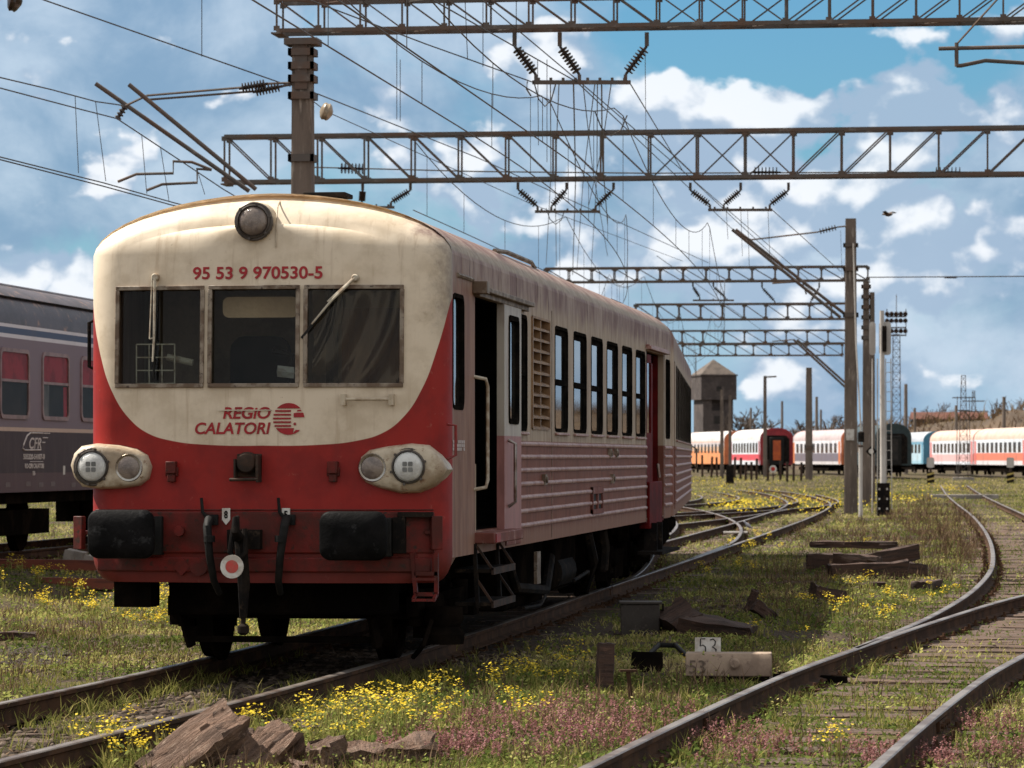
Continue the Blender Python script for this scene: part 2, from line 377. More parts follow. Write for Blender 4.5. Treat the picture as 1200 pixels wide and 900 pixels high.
M['lampring'] = mat('lamp_ring_metal', (.10,.085,.075), (.05,.04,.035), 6, rough=.4, metal=.5)
M['ledgrey'] = mat('led_quad', (.20,.20,.195), (.13,.13,.125), 9, rough=.4)
M['screen'] = glass('windscreen_glass', (.62,.66,.64), .02, (.2,.18,.16), ior=1.25)
M['steel'] = mat('worn_steel', (.30,.27,.25), (.16,.11,.085), 6, rough=.35, metal=.7)
M['railtop'] = mat('polished_rail_head', (.25,.215,.19), (.13,.09,.07), 2, rough=.4, metal=.55, bump=.1)
M['railside'] = mat('rusty_rail_web', (.045,.026,.017), (.085,.045,.026), 4, rough=.9, spec=.1)
M['sleeper'] = mat('weathered_sleeper', (.105,.066,.047), (.05,.032,.024), 3, rough=.85, stretch=(.6,6,6), bump=.9, bscale=14, alt2=(.16,.115,.09))
M['concrete'] = mat('grey_concrete', (.30,.275,.25), (.20,.18,.16), 3, rough=.85, bump=.4)
M['mast'] = mat('concrete_mast', (.165,.128,.105), (.105,.082,.068), 1.5, rough=.85, stretch=(2,2,.3), bump=.4, alt2=(.30,.25,.21))
M['truss'] = mat('rusty_lattice_steel', (.095,.082,.074), (.115,.068,.047), 1.1, rough=.7, alt2=(.17,.145,.13))
M['fit'] = mat('dark_fitting', (.035,.027,.023), (.07,.04,.028), 5, rough=.7, spec=.1)
M['wire'] = mat('copper_wire', (.045,.04,.038), (.06,.05,.045), 3, rough=.5, metal=.3)
M['insul'] = mat('brown_porcelain', (.02,.014,.012), (.035,.02,.016), 6, rough=.2)
M['greypole'] = mat('grey_painted_pole', (.52,.49,.46), (.40,.36,.33), 3, rough=.5, stretch=(1,1,.3))
M['wood'] = mat('rotten_wood', (.19,.115,.08), (.10,.06,.042), 3, rough=.9, stretch=(6,.6,6), bump=1.0, bscale=12, alt2=(.29,.21,.16), bdist=.04)
M['scrap'] = mat('rusted_timber', (.065,.035,.025), (.03,.018,.014), 3, rough=.85, stretch=(.6,5,5), bump=1, bscale=10, alt2=(.12,.065,.045))
# ---------------------------------------------------------------- railcar
TX, TY = -5.63, 27.7                        # front of the railcar: centre line, cab face
HW, ZS, AH, NEXP = 1.43, 3.39, .485, 1.87    # half width, cant rail height, arch rise
RS, RT = .26, .50                           # corner radius of the cab, roof roll
XH = HW-RS
def FL(px, py, yl=0.0):                      # photo point on the cab face -> local (x, z)
    p = PY(px, py, TY+yl); return p.x-TX, p.z
def SL(px, py):                              # photo point on the flank -> local (y, z)
    p = PX(px, py, TX+HW); return p.y-TY, p.z
def lean(z): return .10*max(0.0,(z-2.1)/1.7)**2
def fsurf(x, z):
    a = abs(x); b = -.09*(1-min(1.0,(a/XH))**2)
    if a > XH: b += RS-math.sqrt(max(0,RS*RS-(a-XH)**2))
    return b+lean(z)
ROOFA = [90*(i/11) for i in range(12)]
def roofpt(a, s=1.0, hx=HW, ah=AH):
    ca, sa = math.cos(R(a)), math.sin(R(a))
    return s*hx*ca**(2/NEXP), ZS+ah*sa**(2/NEXP)

def wall_faces(mb, zs, ys, holes, x, off):
    """one flank as a grid with openings."""
    zs = sorted(zs); ys = sorted(ys); idx = {}
    def vid(i, j):
        if (i,j) not in idx: idx[(i,j)] = len(mb.v); mb.v.append((x, ys[j], zs[i]))
        return idx[(i,j)]
    for i in range(len(zs)-1):
        for j in range(len(ys)-1):
            cy, cz = (ys[j]+ys[j+1])/2, (zs[i]+zs[i+1])/2
            if any(h[0]<cy<h[1] and h[2]<cz<h[3] for h in holes): continue
            mb.f.append((vid(i,j),vid(i,j+1),vid(i+1,j+1),vid(i+1,j))); mb.m.append(0)
    # reveals
    for h in holes:
        d = -.07*(1 if x>0 else -1)
        y0,y1,z0,z1 = h[:4]
        mb.add([(x,y0,z0),(x,y1,z0),(x,y1,z1),(x,y0,z1),(x+d,y0,z0),(x+d,y1,z0),(x+d,y1,z1),(x+d,y0,z1)],
               [(0,1,5,4),(1,2,6,5),(2,3,7,6),(3,0,4,7)])

def body_shell(L, holes, screens, front, ZB=1.02):
    mb = MB()
    ys = {RS, L-.15}; zs = {ZB, 1.25, ZS, 1.95}
    for h in holes: ys |= {h[0],h[1]}; zs |= {h[2],h[3]}
    k = RS
    while k < L-.15: ys.add(round(k,3)); k += 1.1
    wall_faces(mb, zs, ys, holes, HW, 0)
    hl = [h for h in holes if len(h)>4 and h[4]=='both']
    wall_faces(mb, zs, ys, hl, -HW, 0)
    # roof
    yl = sorted(ys); rows = []
    for y in yl:
        rows.append([(roofpt(a)[0],y,roofpt(a)[1]) for a in ROOFA]+[(-roofpt(a)[0],y,roofpt(a)[1]) for a in ROOFA[-2::-1]])
    mb.lattice(rows, closed=False, cap=False)
    # rear end
    e = [(HW,L-.15,ZB),(HW,L-.15,ZS)]+rows[-1][1:-1]+[(-HW,L-.15,ZS),(-HW,L-.15,ZB)]
    e2 = [(q[0]*.94, L, ZB+(q[2]-ZB)*.975) for q in e]
    mb.lattice([e,e2], closed=False, cap=False); mb.add(e2,[tuple(range(len(e2)))])
    if not front:
        e = [(HW,RS,ZB),(HW,RS,ZS)]+rows[0][1:-1]+[(-HW,RS,ZS),(-HW,RS,ZB)]
        e2 = [(q[0]*.94, 0, ZB+(q[2]-ZB)*.975) for q in e]
        mb.lattice([e,e2], closed=False, cap=False); mb.add(e2,[tuple(range(len(e2)))])
        return mb
    # cab end: vertical profile levels (straight part then arch), rolled corners
    zfl = [.83,.86,.90,.96,1.02,1.15,1.37,1.65,1.95]+sorted({s[i] for s in screens for i in (2,3)})+[2.15,2.6,2.85,3.02]
    zfl = sorted(set(zfl)); zfl = [z for z in zfl if z < ZS-.02]+[ZS]
    cols = sorted({round(c,4) for s in screens for c in (s[0],s[1])} | {-XH*.96,-XH*.55,0,XH*.55,XH*.96})
    levels = []
    for z in zfl:
        ext = 0.0
        if z < 1.04: t = (1.04-z)/.22; ext = .16*(1-math.sqrt(max(0,1-t*t)))
        levels.append(('s', z, ext))
    levels += [('r', a, 0) for a in ROOFA[1:]]
    def ring_pt(lv, i, s):
        if lv[0]=='s': return (s*(HW-lv[2]-RS*i), lv[1])
        return roofpt(lv[1], s, HW-RS*i, AH-RT*i*.50)
    NA = 7; grid = []
    for lv in levels:
        row = []
        if lv[0]=='s': ry, g = RS, 0
        else: g = math.sin(R(lv[1])); ry = RS+(RT-RS)*g
        def q(i, s, y):
            x, z = ring_pt(lv, i, s)
            return (x, y, z)
        left = []
        for kk in range(NA):                # from flank edge to face
            a = 90*(1-kk/NA); i = 1-math.sin(R(a)); y = ry*(1-math.cos(R(a)))
            if lv[0]=='s' and lv[2]>0: y = y*(1)+0
            x, z = ring_pt(lv, i, -1)
            left.append((x, y+lean(z)*(1-y/max(ry,.01)), z))
        row += left
        xe, ze = ring_pt(lv, 1, -1); w = abs(xe)
        for c in cols:
            cx = c*w/XH if lv[0]=='r' or lv[2]>0 else c
            row.append((cx, fsurf(max(-XH,min(XH,cx*XH/max(w,.01))) , ze), ze))
        row += [(-p[0],p[1],p[2]) for p in left[::-1]]
        grid.append(row)
    o = len(mb.v); n = len(grid[0])
    for r_ in grid: mb.v += r_
    for i in range(len(grid)-1):
        for j in range(n-1):
            P4 = [grid[i][j],grid[i][j+1],grid[i+1][j+1],grid[i+1][j]]
            cx = sum(p[0] for p in P4)/4; cz = sum(p[2] for p in P4)/4
            if any(s[0]<cx<s[1] and s[2]<cz<s[3] for s in screens): continue
            mb.f.append((o+i*n+j,o+i*n+j+1,o+(i+1)*n+j+1,o+(i+1)*n+j)); mb.m.append(0)
    # roof strip between rolled cab top and first roof frame
    for s_ in (0,):
        i0 = len(zfl)-1
        a = [grid[i][-1] for i in range(i0,len(grid))]
        b = [grid[i][0] for i in range(i0,len(grid))][::-1]
        fr = a+b[1:]
        mb.lattice([fr, rows[0]], closed=False, cap=False)
    # lower corner closing piece
    for s in (1,-1):
        pts = [grid[i][-1 if s>0 else 0] for i in range(len(zfl)) if zfl[i] <= ZB+.001]
        mb.add(pts+[(s*HW*.99,.55,ZB)], [tuple(range(len(pts)+1))])
    for sscr in screens:                     # screen reveals
        x0,x1,z0,z1 = sscr
        ring = [(x,fsurf(x,z),z) for x,z in ((x0,z0),(x1,z0),(x1,z1),(x0,z1))]
        mb.lattice([ring,[(p[0],p[1]+.06,p[2]) for p in ring]], cap=False)
    return mb

def side_window(t, y0, y1, z0, z1, split, x=HW, s=1):
    fr = MB(); b = .022; r = .10
    out = rrect(y0-.012,y1+.012,z0-.012,z1+.012,r); inn = rrect(y0+b,y1-b,z0+b,z1-b,r*.6)
    n = len(out)
    A = [(x+s*.005,a,c) for a,c in out]; B = [(x+s*.005,a,c) for a,c in inn]; C = [(x-s*.042,a,c) for a,c in inn]; D = [(x-s*.004,a,c) for a,c in out]
    fr.lattice([D,A,B,C], cap=False)
    if split:
        zz = z0+(z1-z0)*split
        fr.box(min(x-s*.042,x-s*.006),max(x-s*.042,x-s*.006),y0+b-.005,y1-b+.005,zz-.028,zz+.028)
        fr.box(min(x-s*.042,x-s*.022),max(x-s*.042,x-s*.022),y0+b-.005,y1-b+.005,z1-b-.05,z1-b+.004)
        fr.box(min(x-s*.042,x-s*.018),max(x-s*.042,x-s*.018),y1-b-.07,y1-b+.005,z0+b,z1-b)
    f = fr.build('window', M['gasket'], t, angle=30)
    p = MB(); p.box(min(x-s*.034,x-s*.028),max(x-s*.034,x-s*.028),y0+b-.01,y1-b+.01,z0+b-.01,z1-b+.01)
    p.build('pane', M['glass'], f, smooth=False)
    if split:
        sl_ = MB(); sl_.box(x+.002,x+.028,y0,y1,z0-.045,z0-.022); sl_.build('sill', M['rib'], f, bevel=.006)
    return f

def bogie(t, y, wb=2.4, r=.44, zr=.16):
    mb = MB()
    for s in (-1,1):
        X = s*.98
        mb.box(X-.05,X+.05,y-wb/2-.45,y+wb/2+.45,.52,.68); mb.box(X-.07,X+.07,y-.5,y+.5,.34,.60)
        for k in (-1,1):
            yy = y+k*wb/2
            mb.box(X-.03,X+.11,yy-.16,yy+.16,.42,.74); mb.rev((X+.1,yy,.6),(X+.16,yy,.6),[(0,.12),(.06,.10),(.09,.05)],14)
            for q in (-.28,.28): mb.rev((X,yy+q,.44),(X,yy+q,.8),[(0,.075),(.3,.075)],12)
            mb.box(X-.16,X-.02,yy-.62*k-.05,yy-.62*k+.05,.3,.72)
    mb.box(-.95,.95,y-.2,y+.2,.46,.66); mb.box(-.95,.95,y-wb/2-.4,y-wb/2-.28,.5,.62); mb.box(-.95,.95,y+wb/2+.28,y+wb/2+.4,.5,.62)
    b = mb.build('bogie', M['under'], t)
    for k in (-1,1):
        yy = y+k*wb/2; w = MB()
        w.rev((-1,yy,zr+r),(1,yy,zr+r),[(.0,.09),(2,.09)],12)
        for s in (-1,1):
            w.rev((s*.70,yy,zr+r),(s*1,yy,zr+r),[(-.04,r*.5),(-.04,r+.028),(-.01,r+.024),(.012,r+.002),(.10,r-.006),(.105,r-.07),(.05,r-.09),(.045,r*.42),(.10,r*.36),(.11,.06)],40)
        w.build('wheelset', M['under'], b, angle=30)
    return b

def ribs(t, y0, y1, zs):
    for z in zs:
        mb = MB(); pr = [(HW-.004,-.024),(HW+.016,-.020),(HW+.022,-.006),(HW+.020,.006),(HW+.010,.016),(HW-.004,.020)]
        mb.lattice([[(x,y0,z+dz) for x,dz in pr],[(x,y1,z+dz) for x,dz in pr]]); mb.build('belt_rib', M['rib'], t, angle=50)
RIBZ = [1.926,1.81,1.69,1.567,1.447,1.323,1.195]

# ---- leading car
car = thing('railcar', 'cream and red diesel railcar with three cab windows, round headlamps and red belt ribs', 'railcar', (TX,TY,0), 0, 'coupled railcars of the passenger train')
def yp(px): return SL(px, 500)[0]
ROOFL = yp(787)
screens = []
for a,b,c,d in ((137,338,239,452),(248,338,351,452),(360,337,471,452)):
    x0,z1 = FL(a,b); x1,z0 = FL(c,d); screens.append((x0,x1,z0,z1))
zz0 = screens[0][2]; zz1 = screens[0][3]
screens = [(s[0],s[1],zz0,zz1) for s in screens]
winpx = [(650.2,665.2),(672,687),(692.7,706),(711,723.8),(728.9,740.5),(745,755.8)]
wz0, wz1 = 2.06, 3.06
holes = [(yp(530.5),yp(543.5),2.19,3.08,'both')]
door = (yp(556.5),yp(606),1.20,3.13)
holes.append(door)
nw = (yp(607.8),yp(617.5),2.05,3.07); holes.append(nw)
gr = (yp(622.5),yp(643.5),2.07,3.09); holes.append(gr)
for a,b in winpx: holes.append((yp(a),yp(b),wz0,wz1))
rd = (yp(757.6),yp(777.5),1.06,3.10); holes.append(rd)
ew = (yp(780),yp(785),2.05,3.05); holes.append(ew)
body_shell(ROOFL, holes, screens, True).build('body', M['paint'], car, angle=32)
# interior: floor, ceiling lining, partitions, seats
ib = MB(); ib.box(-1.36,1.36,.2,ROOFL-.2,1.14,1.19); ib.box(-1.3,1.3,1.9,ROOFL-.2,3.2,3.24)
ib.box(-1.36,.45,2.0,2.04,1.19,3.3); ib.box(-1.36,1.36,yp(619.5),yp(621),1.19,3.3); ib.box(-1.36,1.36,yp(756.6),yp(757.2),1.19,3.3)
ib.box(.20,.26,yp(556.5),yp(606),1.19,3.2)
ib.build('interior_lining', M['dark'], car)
cabb = MB(); cabb.box(-1.3,1.3,.16,.62,1.3,2.22); cabb.box(-1.3,1.3,1.94,1.96,1.2,3.3); cabb.box(-1.33,-1.31,.3,1.9,1.2,2.15); cabb.box(-1.2,1.2,.3,1.9,3.24,3.27)
cabb.build('cab_lining', M['cabin'], car)
def roundslab(mb, x0,x1,z0,z1,y0,y1,r=.06):
    mb.prism(rrect(x0,x1,z0,z1,r), lambda u,v,w:(u,w,v), y0, y1)
sb = MB(); x,z = FL(275,420); roundslab(sb, x-.24,x+.24,2.0,2.78,.95,1.07,.12); sb.tube([(x+.3,.85,2.2),(x+.3,.75,2.62),(x+.16,.7,2.66)],.03); sb.build('driver_seat', M['dark'], car, bevel=.02)
sv = MB(); x0,z1 = FL(256,347); x1,z0 = FL(345,371); roundslab(sv,x0,x1,z0,z1,.16,.19,.05); sv.build('sun_visor', M['visor'], car)
pc = MB(); x,z = FL(320,438); pc.obox((x+.05,.25,z+.02),(.13,.1,.05),(.5,.1,.3)); pc.build('paper_slip', M['white'], car)
rk = MB(); x0,z1 = FL(155,403); x1,z0 = FL(200,449)
for i in range(4): xx = x0+(x1-x0)*i/3; rk.tube([(xx,.14,z0),(xx,.14,z1)],.006,6)
for i in range(4): zz = z0+(z1-z0)*i/3; rk.tube([(x0,.14,zz),(x1,.14,zz)],.006,6)
rk.build('wire_rack', M['wiper'], car)
tb = MB(); tb.tube([FL(186,417)[:1]+(.3,)+FL(186,417)[1:], FL(216,424)[:1]+(.3,)+FL(216,424)[1:]],.028,10); tb.build('paper_roll', M['wiper'], car)
# crumpled plastic sheet behind the third screen
x0,x1,z0,z1 = screens[2]; nn = 34; vsx = []; fsx = []
for i in range(nn):
    for j in range(nn):
        a,b = i/(nn-1), j/(nn-1); xx = x0+.02+(x1-x0-.04)*a; zz = z0+(z1-z0-.02)*b
        fold = .030*math.sin(11*a+6*(1-b)**2)+.012*math.sin(27*a+9*(1-b)**2-3*b)+.05*float(fbm(a*2.5,b*1.6,3,2))
        vsx.append((xx,.10+fold,zz))
fsx = [(i*nn+j,(i+1)*nn+j,(i+1)*nn+j+1,i*nn+j+1) for i in range(nn-1) for j in range(nn-1)]
pm, pn = newmat('clear_plastic_sheet')
a_ = N(pn,'ShaderNodeMixShader', ins={0:.11,1:N(pn,'ShaderNodeBsdfTransparent', ins={0:(.75,.72,.68,1)}).outputs[0],2:N(pn,'ShaderNodeBsdfGlossy', ins={0:(.6,.42,.3,1),'Roughness':.14}).outputs[0]})
N(pn,'ShaderNodeOutputMaterial', ins={0:a_.outputs[0]})
q = MB(); q.add(vsx,fsx); q.build('plastic_sheet', pm, car, fix=False)
# orange-brown curtain deep in that corner
cu = MB(); cu.lattice([[(x0+.1+k*.055,.95+.03*math.sin(k*2.1),1.9) for k in range(14)],[(x0+.1+k*.055,.95+.03*math.sin(k*2.1),3.0) for k in range(14)]],closed=False,cap=False)
cu.build('cab_curtain', mat('rust_curtain',(.20,.075,.035),(.12,.045,.025),2,rough=.8), car)
for s in screens:
    x0,x1,z0,z1 = s; fr = MB(); bw = .032
    def bar4(xa,za,xb,zb):
        fr.bar((xa,fsurf(xa,za)-.006,za),(xb,fsurf(xb,zb)-.006,zb),bw,.036,up=(0,1,0))
    bar4(x0-.012,z0,x1+.012,z0); bar4(x0-.012,z1,x1+.012,z1); bar4(x0,z0+.016,x0,z1-.016); bar4(x1,z0+.016,x1,z1-.016)
    f = fr.build('windscreen_frame', M['winframe'], car, bevel=.004)
    g = MB(); g.add([(x,fsurf(x,z)+.030,z) for x,z in ((x0,z0),(x1,z0),(x1,z1),(x0,z1))],[(0,1,2,3)])
    g.build('windscreen', M['screen'], f, smooth=False, fix=False)
def fpt(px,py,off=0.0):
    x,z = FL(px,py); x2,z2 = FL(px,py,fsurf(max(-1.4,min(1.4,x)),z)); return Vector((x2,fsurf(max(-1.4,min(1.4,x2)),z2)-off,z2))
# wipers
for (a,b,c) in (((183,325),(182,396),(180,424)),((417,326),(390,352),(366,380))):
    p0,p1,p2 = fpt(*a,.05),fpt(*b,.045),fpt(*c,.03); mb = MB()
    mb.tube([p0,p1,p2],[.014,.010,.007],8); d = Vector((-.035,0,-.01)); mb.tube([p0+d*.6,p1+d],.006,6); mb.tube([p1+d,p1],.006,6)
    mb.rev(fpt(*a,-.01),p0+Vector((0,-.02,0)),[(0,.03),(.05,.03),(.07,.022)],12)
    wv = mb.build('wiper', M['wiper'], car)
    bl = MB(); bd = (p2-p1).normalized(); bl.bar(p1-bd*.05+Vector((.01,.012,0)),p2+bd*.14+Vector((.01,.012,0)),.012,.02); bl.build('wiper_blade', M['rubber'], wv)
# lamps
def lamp(parent, px, py, r, off, lensm, ringm=None, n=28, big=True):
    c = fpt(px,py,off if off > 0 else .05)
    if parent.name.startswith('lamp_housing'): c.y = off
    mb = MB(); a = c+Vector((0,.04,0)); b = c+Vector((0,-1,0))
    if big: pr = [(0,r*1.0),(.04,r*1.0),(.048,r*.95),(.048,r*.88),(.066,r*.86),(.07,r*.80),(.06,r*.76),(.03,r*.74)]
    else: pr = [(0,r),(.045,r),(.055,r*.93),(.052,r*.80),(.03,r*.78)]
    ring = mb.rev(a,b,pr,n)
    if big:
        for k in range(6):
            an = k*math.pi/3+.3; q_ = c+Vector((math.cos(an)*r*.9,-.02,math.sin(an)*r*.9)); mb.rev(q_,q_+Vector((0,-1,0)),[(0,.012),(.012,.012)],6)
    h = mb.build('headlamp', ringm or M['lampring'], parent, angle=28)
    lm = MB(); lm.rev(c+Vector((0,.0,0)),b,[(0,r*.76),(.022,r*.74),(.038,r*.6),(.048,r*.36),(.052,.005)] if big else [(0,r*.78),(.02,r*.75),(.03,r*.5),(.036,.005)],n)
    l = lm.build('lens', lensm, h, angle=60)
    return h, c
k_ = lambda px: px/151.0
def pod(pts):
    """drop-shaped lamp housing: outline in photo points swept forward to a flat face."""
    o = [fpt(*p) for p in pts]; c = sum(o,Vector())/len(o); yb = fsurf(1.1,c.z); secs = []
    secs.append([Vector((c.x+(p.x-c.x)*1.06, fsurf(max(-1.41,min(1.41,c.x+(p.x-c.x)*1.06)),c.z)+.05, c.z+(p.z-c.z)*1.06)) for p in o])
    for f,off in ((1.05,.0),(1.03,.03),(1.0,.055),(.95,.078),(.86,.092),(.6,.097)):
        secs.append([Vector((c.x+(p.x-c.x)*f, yb-off, c.z+(p.z-c.z)*f)) for p in o])
    mb = MB(); mb.lattice(secs); return mb, yb-.085
podl = [(91,545),(95,532),(103,524),(116,521),(140,523),(160,527),(172,534),(177,547),(174,560),(164,568),(145,571),(120,572),(104,569),(95,559)]
podr = [(421,549),(424,536),(434,528),(455,524),(482,521),(502,523),(516,534),(523,543),(526,550),(521,559),(509,569),(492,576),(470,577),(445,571),(430,565),(423,558)]
for pts, big, small in ((podl,114,154),(podr,481,438)):
    mb, yl_ = pod(pts); p_ = mb.build('lamp_housing', M['creampod'], car, angle=50)
    h_, c_ = lamp(p_,big,547,k_(23),yl_,M['lens']); lamp(p_,small,548,k_(17),yl_,M['lensdim'],M['chrome'],big=False)
    mb = MB(); c_ = c_+Vector((0,-.05,0))
    for dx in (-.022,.022):
        for dz in (-.022,.022): roundslab(mb,c_.x+dx-.018,c_.x+dx+.018,c_.z+dz-.018,c_.z+dz+.018,c_.y-.003,c_.y+.03,.008)
    mb.build('led_cluster', M['ledgrey'], h_)
th_, c = lamp(car,299,260,k_(23),.06,M['lensdim'])
mb = MB(); mb.rev(c+Vector((0,.22,.0)),c+Vector((0,-1,0)),[(0,k_(24)),(.2,k_(23)),(.22,k_(22))],24); mb.build('lamp_barrel', M['creampod'], car)
mb = MB(); mb.tube([c+Vector((.17,.03,-.2)),c+Vector((.17,.05,.0)),c+Vector((.16,.16,.13)),c+Vector((.14,.4,.20))],.006,6); mb.build('lamp_conduit', M['creampod'], car)
# small brackets, valve, handrail
for px in (202,391):
    c = fpt(px,552); mb = MB(); mb.box(c.x-.04,c.x+.04,c.y-.07,c.y+.02,c.z-.02,c.z+.075); mb.box(c.x-.03,c.x+.03,c.y-.05,c.y+.02,c.z-.085,c.z-.02); mb.box(c.x-.05,c.x+.05,c.y-.03,c.y+.02,c.z-.04,c.z+.03)
    mb.build('lamp_bracket', M['redgrime'], car, bevel=.006)
c = fpt(292,547); mb = MB(); mb.box(c.x-.09,c.x+.10,c.y-.03,c.y+.02,c.z-.08,c.z+.10); mb.box(c.x+.08,c.x+.10,c.y-.14,c.y,c.z-.12,c.z+.09); mb.box(c.x-.10,c.x-.085,c.y-.12,c.y,c.z-.11,c.z+.06)
mb.rev(c+Vector((-.005,.0,.03)),c+Vector((-.005,-1,.03)),[(0,.085),(.08,.085),(.11,.07),(.12,.02)],20); mb.tube([c+Vector((-.13,-.12,-.10)),c+Vector((.10,-.13,-.095))],.014,8)
mb.build('control_socket', M['fit'], car, bevel=.004)
a,b = fpt(404,468,.07),fpt(460,468,.07); mb = MB(); mb.tube([a,b],.013,10)
for p in (a,b): mb.box(p.x-.018,p.x+.018,p.y-.02,p.y+.085,p.z-.045,p.z+.04)
mb.build('handrail', M['creampod'], car)
# panel seams and rivet heads on the cab face
sm_ = mat('seam_brown',(.24,.17,.12),(.14,.09,.06),9,rough=.7)  # brown colour for panel seams
mb = MB(); pts_ = [fpt(px,597.5,.002) for px in range(112,520,12)]; mb.tube(pts_,.006,6); mb.build('beam_seam', M['redgrime'], car)
# buffer beam and valance
def frontslab(px0,px1,py0,py1,proud,thick,name,m,nx=14,bev=.012):
    x0,z1 = FL(px0,py0); x1,z0 = FL(px1,py1); mb = MB(); A = []; B = []
    for i in range(nx+1):
        x = x0+(x1-x0)*i/nx; y = fsurf(max(-1.41,min(1.41,x)),z1); A.append((x,y-proud)); B.append((x,y+thick))
    pol = A+B[::-1]; mb.prism(pol, lambda u,v,w:(u,v,w), z0, z1)
    return mb.build(name, m, car, bevel=bev)
frontslab(110,508,599,649,.022,.05,'buffer_beam',M['redgrime'])
frontslab(112,505,652,671,.030,.05,'lower_valance_strip',M['redgrime'])
def buffer(pxc, pyc):
    x,z = FL(pxc,pyc,-.55); hw,hh = .262,.188
    mb = MB(); mb.rev((x+.05,.05,z),(x+.05,-1,z),[(0,.16),(.05,.16),(.05,.115),(.5,.105),(.52,.09)],20)
    mb.box(x-.17,x+.22,-.14,.05,z-.17,z+.13)
    b = mb.build('buffer', M['rubber'], car, angle=30, bevel=.006)
    o = rrect(-hw,hw,-hh,hh,.085,6); hb = MB(); secs = []
    for f,y in ((.80,-.50),(.97,-.52),(1.0,-.545),(.985,-.57),(.93,-.585),(.5,-.61),(.02,-.62)):
        secs.append([(x+u_*f, y, z+v_*f) for u_,v_ in o])
    hb.lattice(secs); hb.build('buffer_head', M['buffer'], b, angle=50)
buffer(142,626); buffer(414,628)
# upper shelf behind the second buffer
a = fpt(486,603); mb = MB(); mb.box(a.x-.12,a.x+.14,a.y-.10,a.y+.05,a.z-.02,a.z+.02); mb.box(a.x-.16,a.x-.06,a.y-.10,a.y+.03,a.z-.3,a.z-.02); mb.build('buffer_bracket', M['black'], car, bevel=.004)
# coupling hook, hoses, disc
c = fpt(289,628); mb = MB(); mb.box(c.x-.13,c.x+.13,c.y-.12,c.y+.04,c.z-.10,c.z+.05)
mb.tube([c+Vector((0,-.1,0)),c+Vector((0,-.32,.0)),c+Vector((0,-.42,.05)),c+Vector((0,-.40,.14)),c+Vector((0,-.33,.15))],[.04,.042,.035,.028,.015],10); mb.tube([c+Vector((.0,-.22,-.04)),c+Vector((0.03,-.25,-.35)),c+Vector((.02,-.22,-.62))],[.05,.05,.03],8)
mb.tube([c+Vector((-.04,-.3,.06)),c+Vector((-.06,-.33,-.12)),c+Vector((.0,-.33,-.20)),c+Vector((.06,-.33,-.12)),c+Vector((.05,-.3,.06))],.022,8)
mb.rev(c+Vector((.02,-.22,-.45)),c+Vector((.02,-.22,-2)),[(0,.02),(.22,.02),(.24,.045),(.29,.045),(.31,.02)],10)
mb.build('coupling_hook', M['black'], car)
for px,lean_ in ((248,.02),(338,-.03)):
    c = fpt(px,612); mb = MB(); mb.tube([c+Vector((0,.02,0.02)),c+Vector((0,-.10,.02)),c+Vector((0,-.16,-.03)),c+Vector((lean_,-.17,-.25)),c+Vector((lean_*2,-.10,-.45)),c+Vector((lean_*2.5,.05,-.55))],[.036,.036,.034,.03,.028,.026],12)
    mb.box(c.x-.035,c.x+.06,c.y-.06,c.y+.02,c.z-.02,c.z+.06); mb.tube([c+Vector((-.02,-.04,.03)),c+Vector((-.06,-.05,.08)),c+Vector((-.07,-.05,.19))],[.018,.013,.012],8)
    mb.rev(c+Vector((lean_,-.17,-.1)),c+Vector((lean_,-.17,-1)),[(0,.045),(.05,.045)],12)
    mb.build('brake_hose', M['rubber'], car)
c = fpt(286,662,.44); mb = MB(); mb.rev(c,c+Vector((0,-1,0)),[(0,.09),(.012,.09)],28); dd = mb.build('tail_disc', M['white'], car)
mb = MB(); mb.rev(c+Vector((0,-.012,0)),c+Vector((0,-1,0)),[(0,.05),(.004,.05)],24); mb.build('tail_disc_centre', mat('tail_disc_red',(.50,.06,.05),(.40,.10,.08),20,rough=.5), dd)
for px,ch in ((266,'8'),(336,'5')):
    c = fpt(px,606,.035); mb = MB(); w_,h_ = .032,.07
    mb.prism([(-w_,h_),(w_,h_),(w_,-.02),(0,-.06),(-w_,-.02)], lambda u,v,w:(c.x+u,c.y+w,c.z+v), 0,.012); pl_ = mb.build('tag_plate', M['white'], car)
# flaps, lower corner step, cocks
for px,sx in ((94,-1),(517,1)):
    c = fpt(px,624); mb = MB(); mb.obox((c.x-sx*.02,c.y-.10,c.z),(.09,.05,.26),(0,0,sx*.5)); mb.obox((c.x-sx*.06,c.y-.02,c.z),(.10,.16,.03)); mb.build('lifting_flap', M['redgrime'], car, bevel=.006)
x,z = FL(497,672); mb = MB()
for (dx,dz) in ((-.06,-.16),(.10,-.16)): mb.bar((x+dx,-.02,z+dz),(x+dx-.03*(1 if dx<0 else 0),-.02,z+.16),.03,.05)
for dz in (-.16,.0): mb.bar((x-.07,-.02,z+dz),(x+.11,-.02,z+dz),.05,.03); mb.bar((x-.07,-.16,z+dz-.04),(x+.11,-.16,z+dz-.04),.02,.02)
mb.bar((x+.1,-.02,z-.16),(x+.1,-.16,z-.2),.02,.03); mb.bar((x-.06,-.02,z-.16),(x-.06,-.16,z-.2),.02,.03); mb.bar((x-.05,.0,z+.05),(x-.10,.0,z+.18),.03,.06)
mb.build('corner_step', M['redgrime'], car)
for px in (214,234):
    c = fpt(px,664,.0); mb = MB(); mb.rev(c+Vector((0,.0,0)),c+Vector((0,-1,0)),[(0,.07),(.04,.07)],4 if px==214 else 14); mb.build('valance_cap', M['redgrime'], car)
c = fpt(213,622,.02); mb = MB(); mb.rev(c,c+Vector((0,-1,0)),[(0,.03),(.05,.03),(.05,.045),(.08,.04)],10); mb.build('beam_plug', M['redgrime'], car)
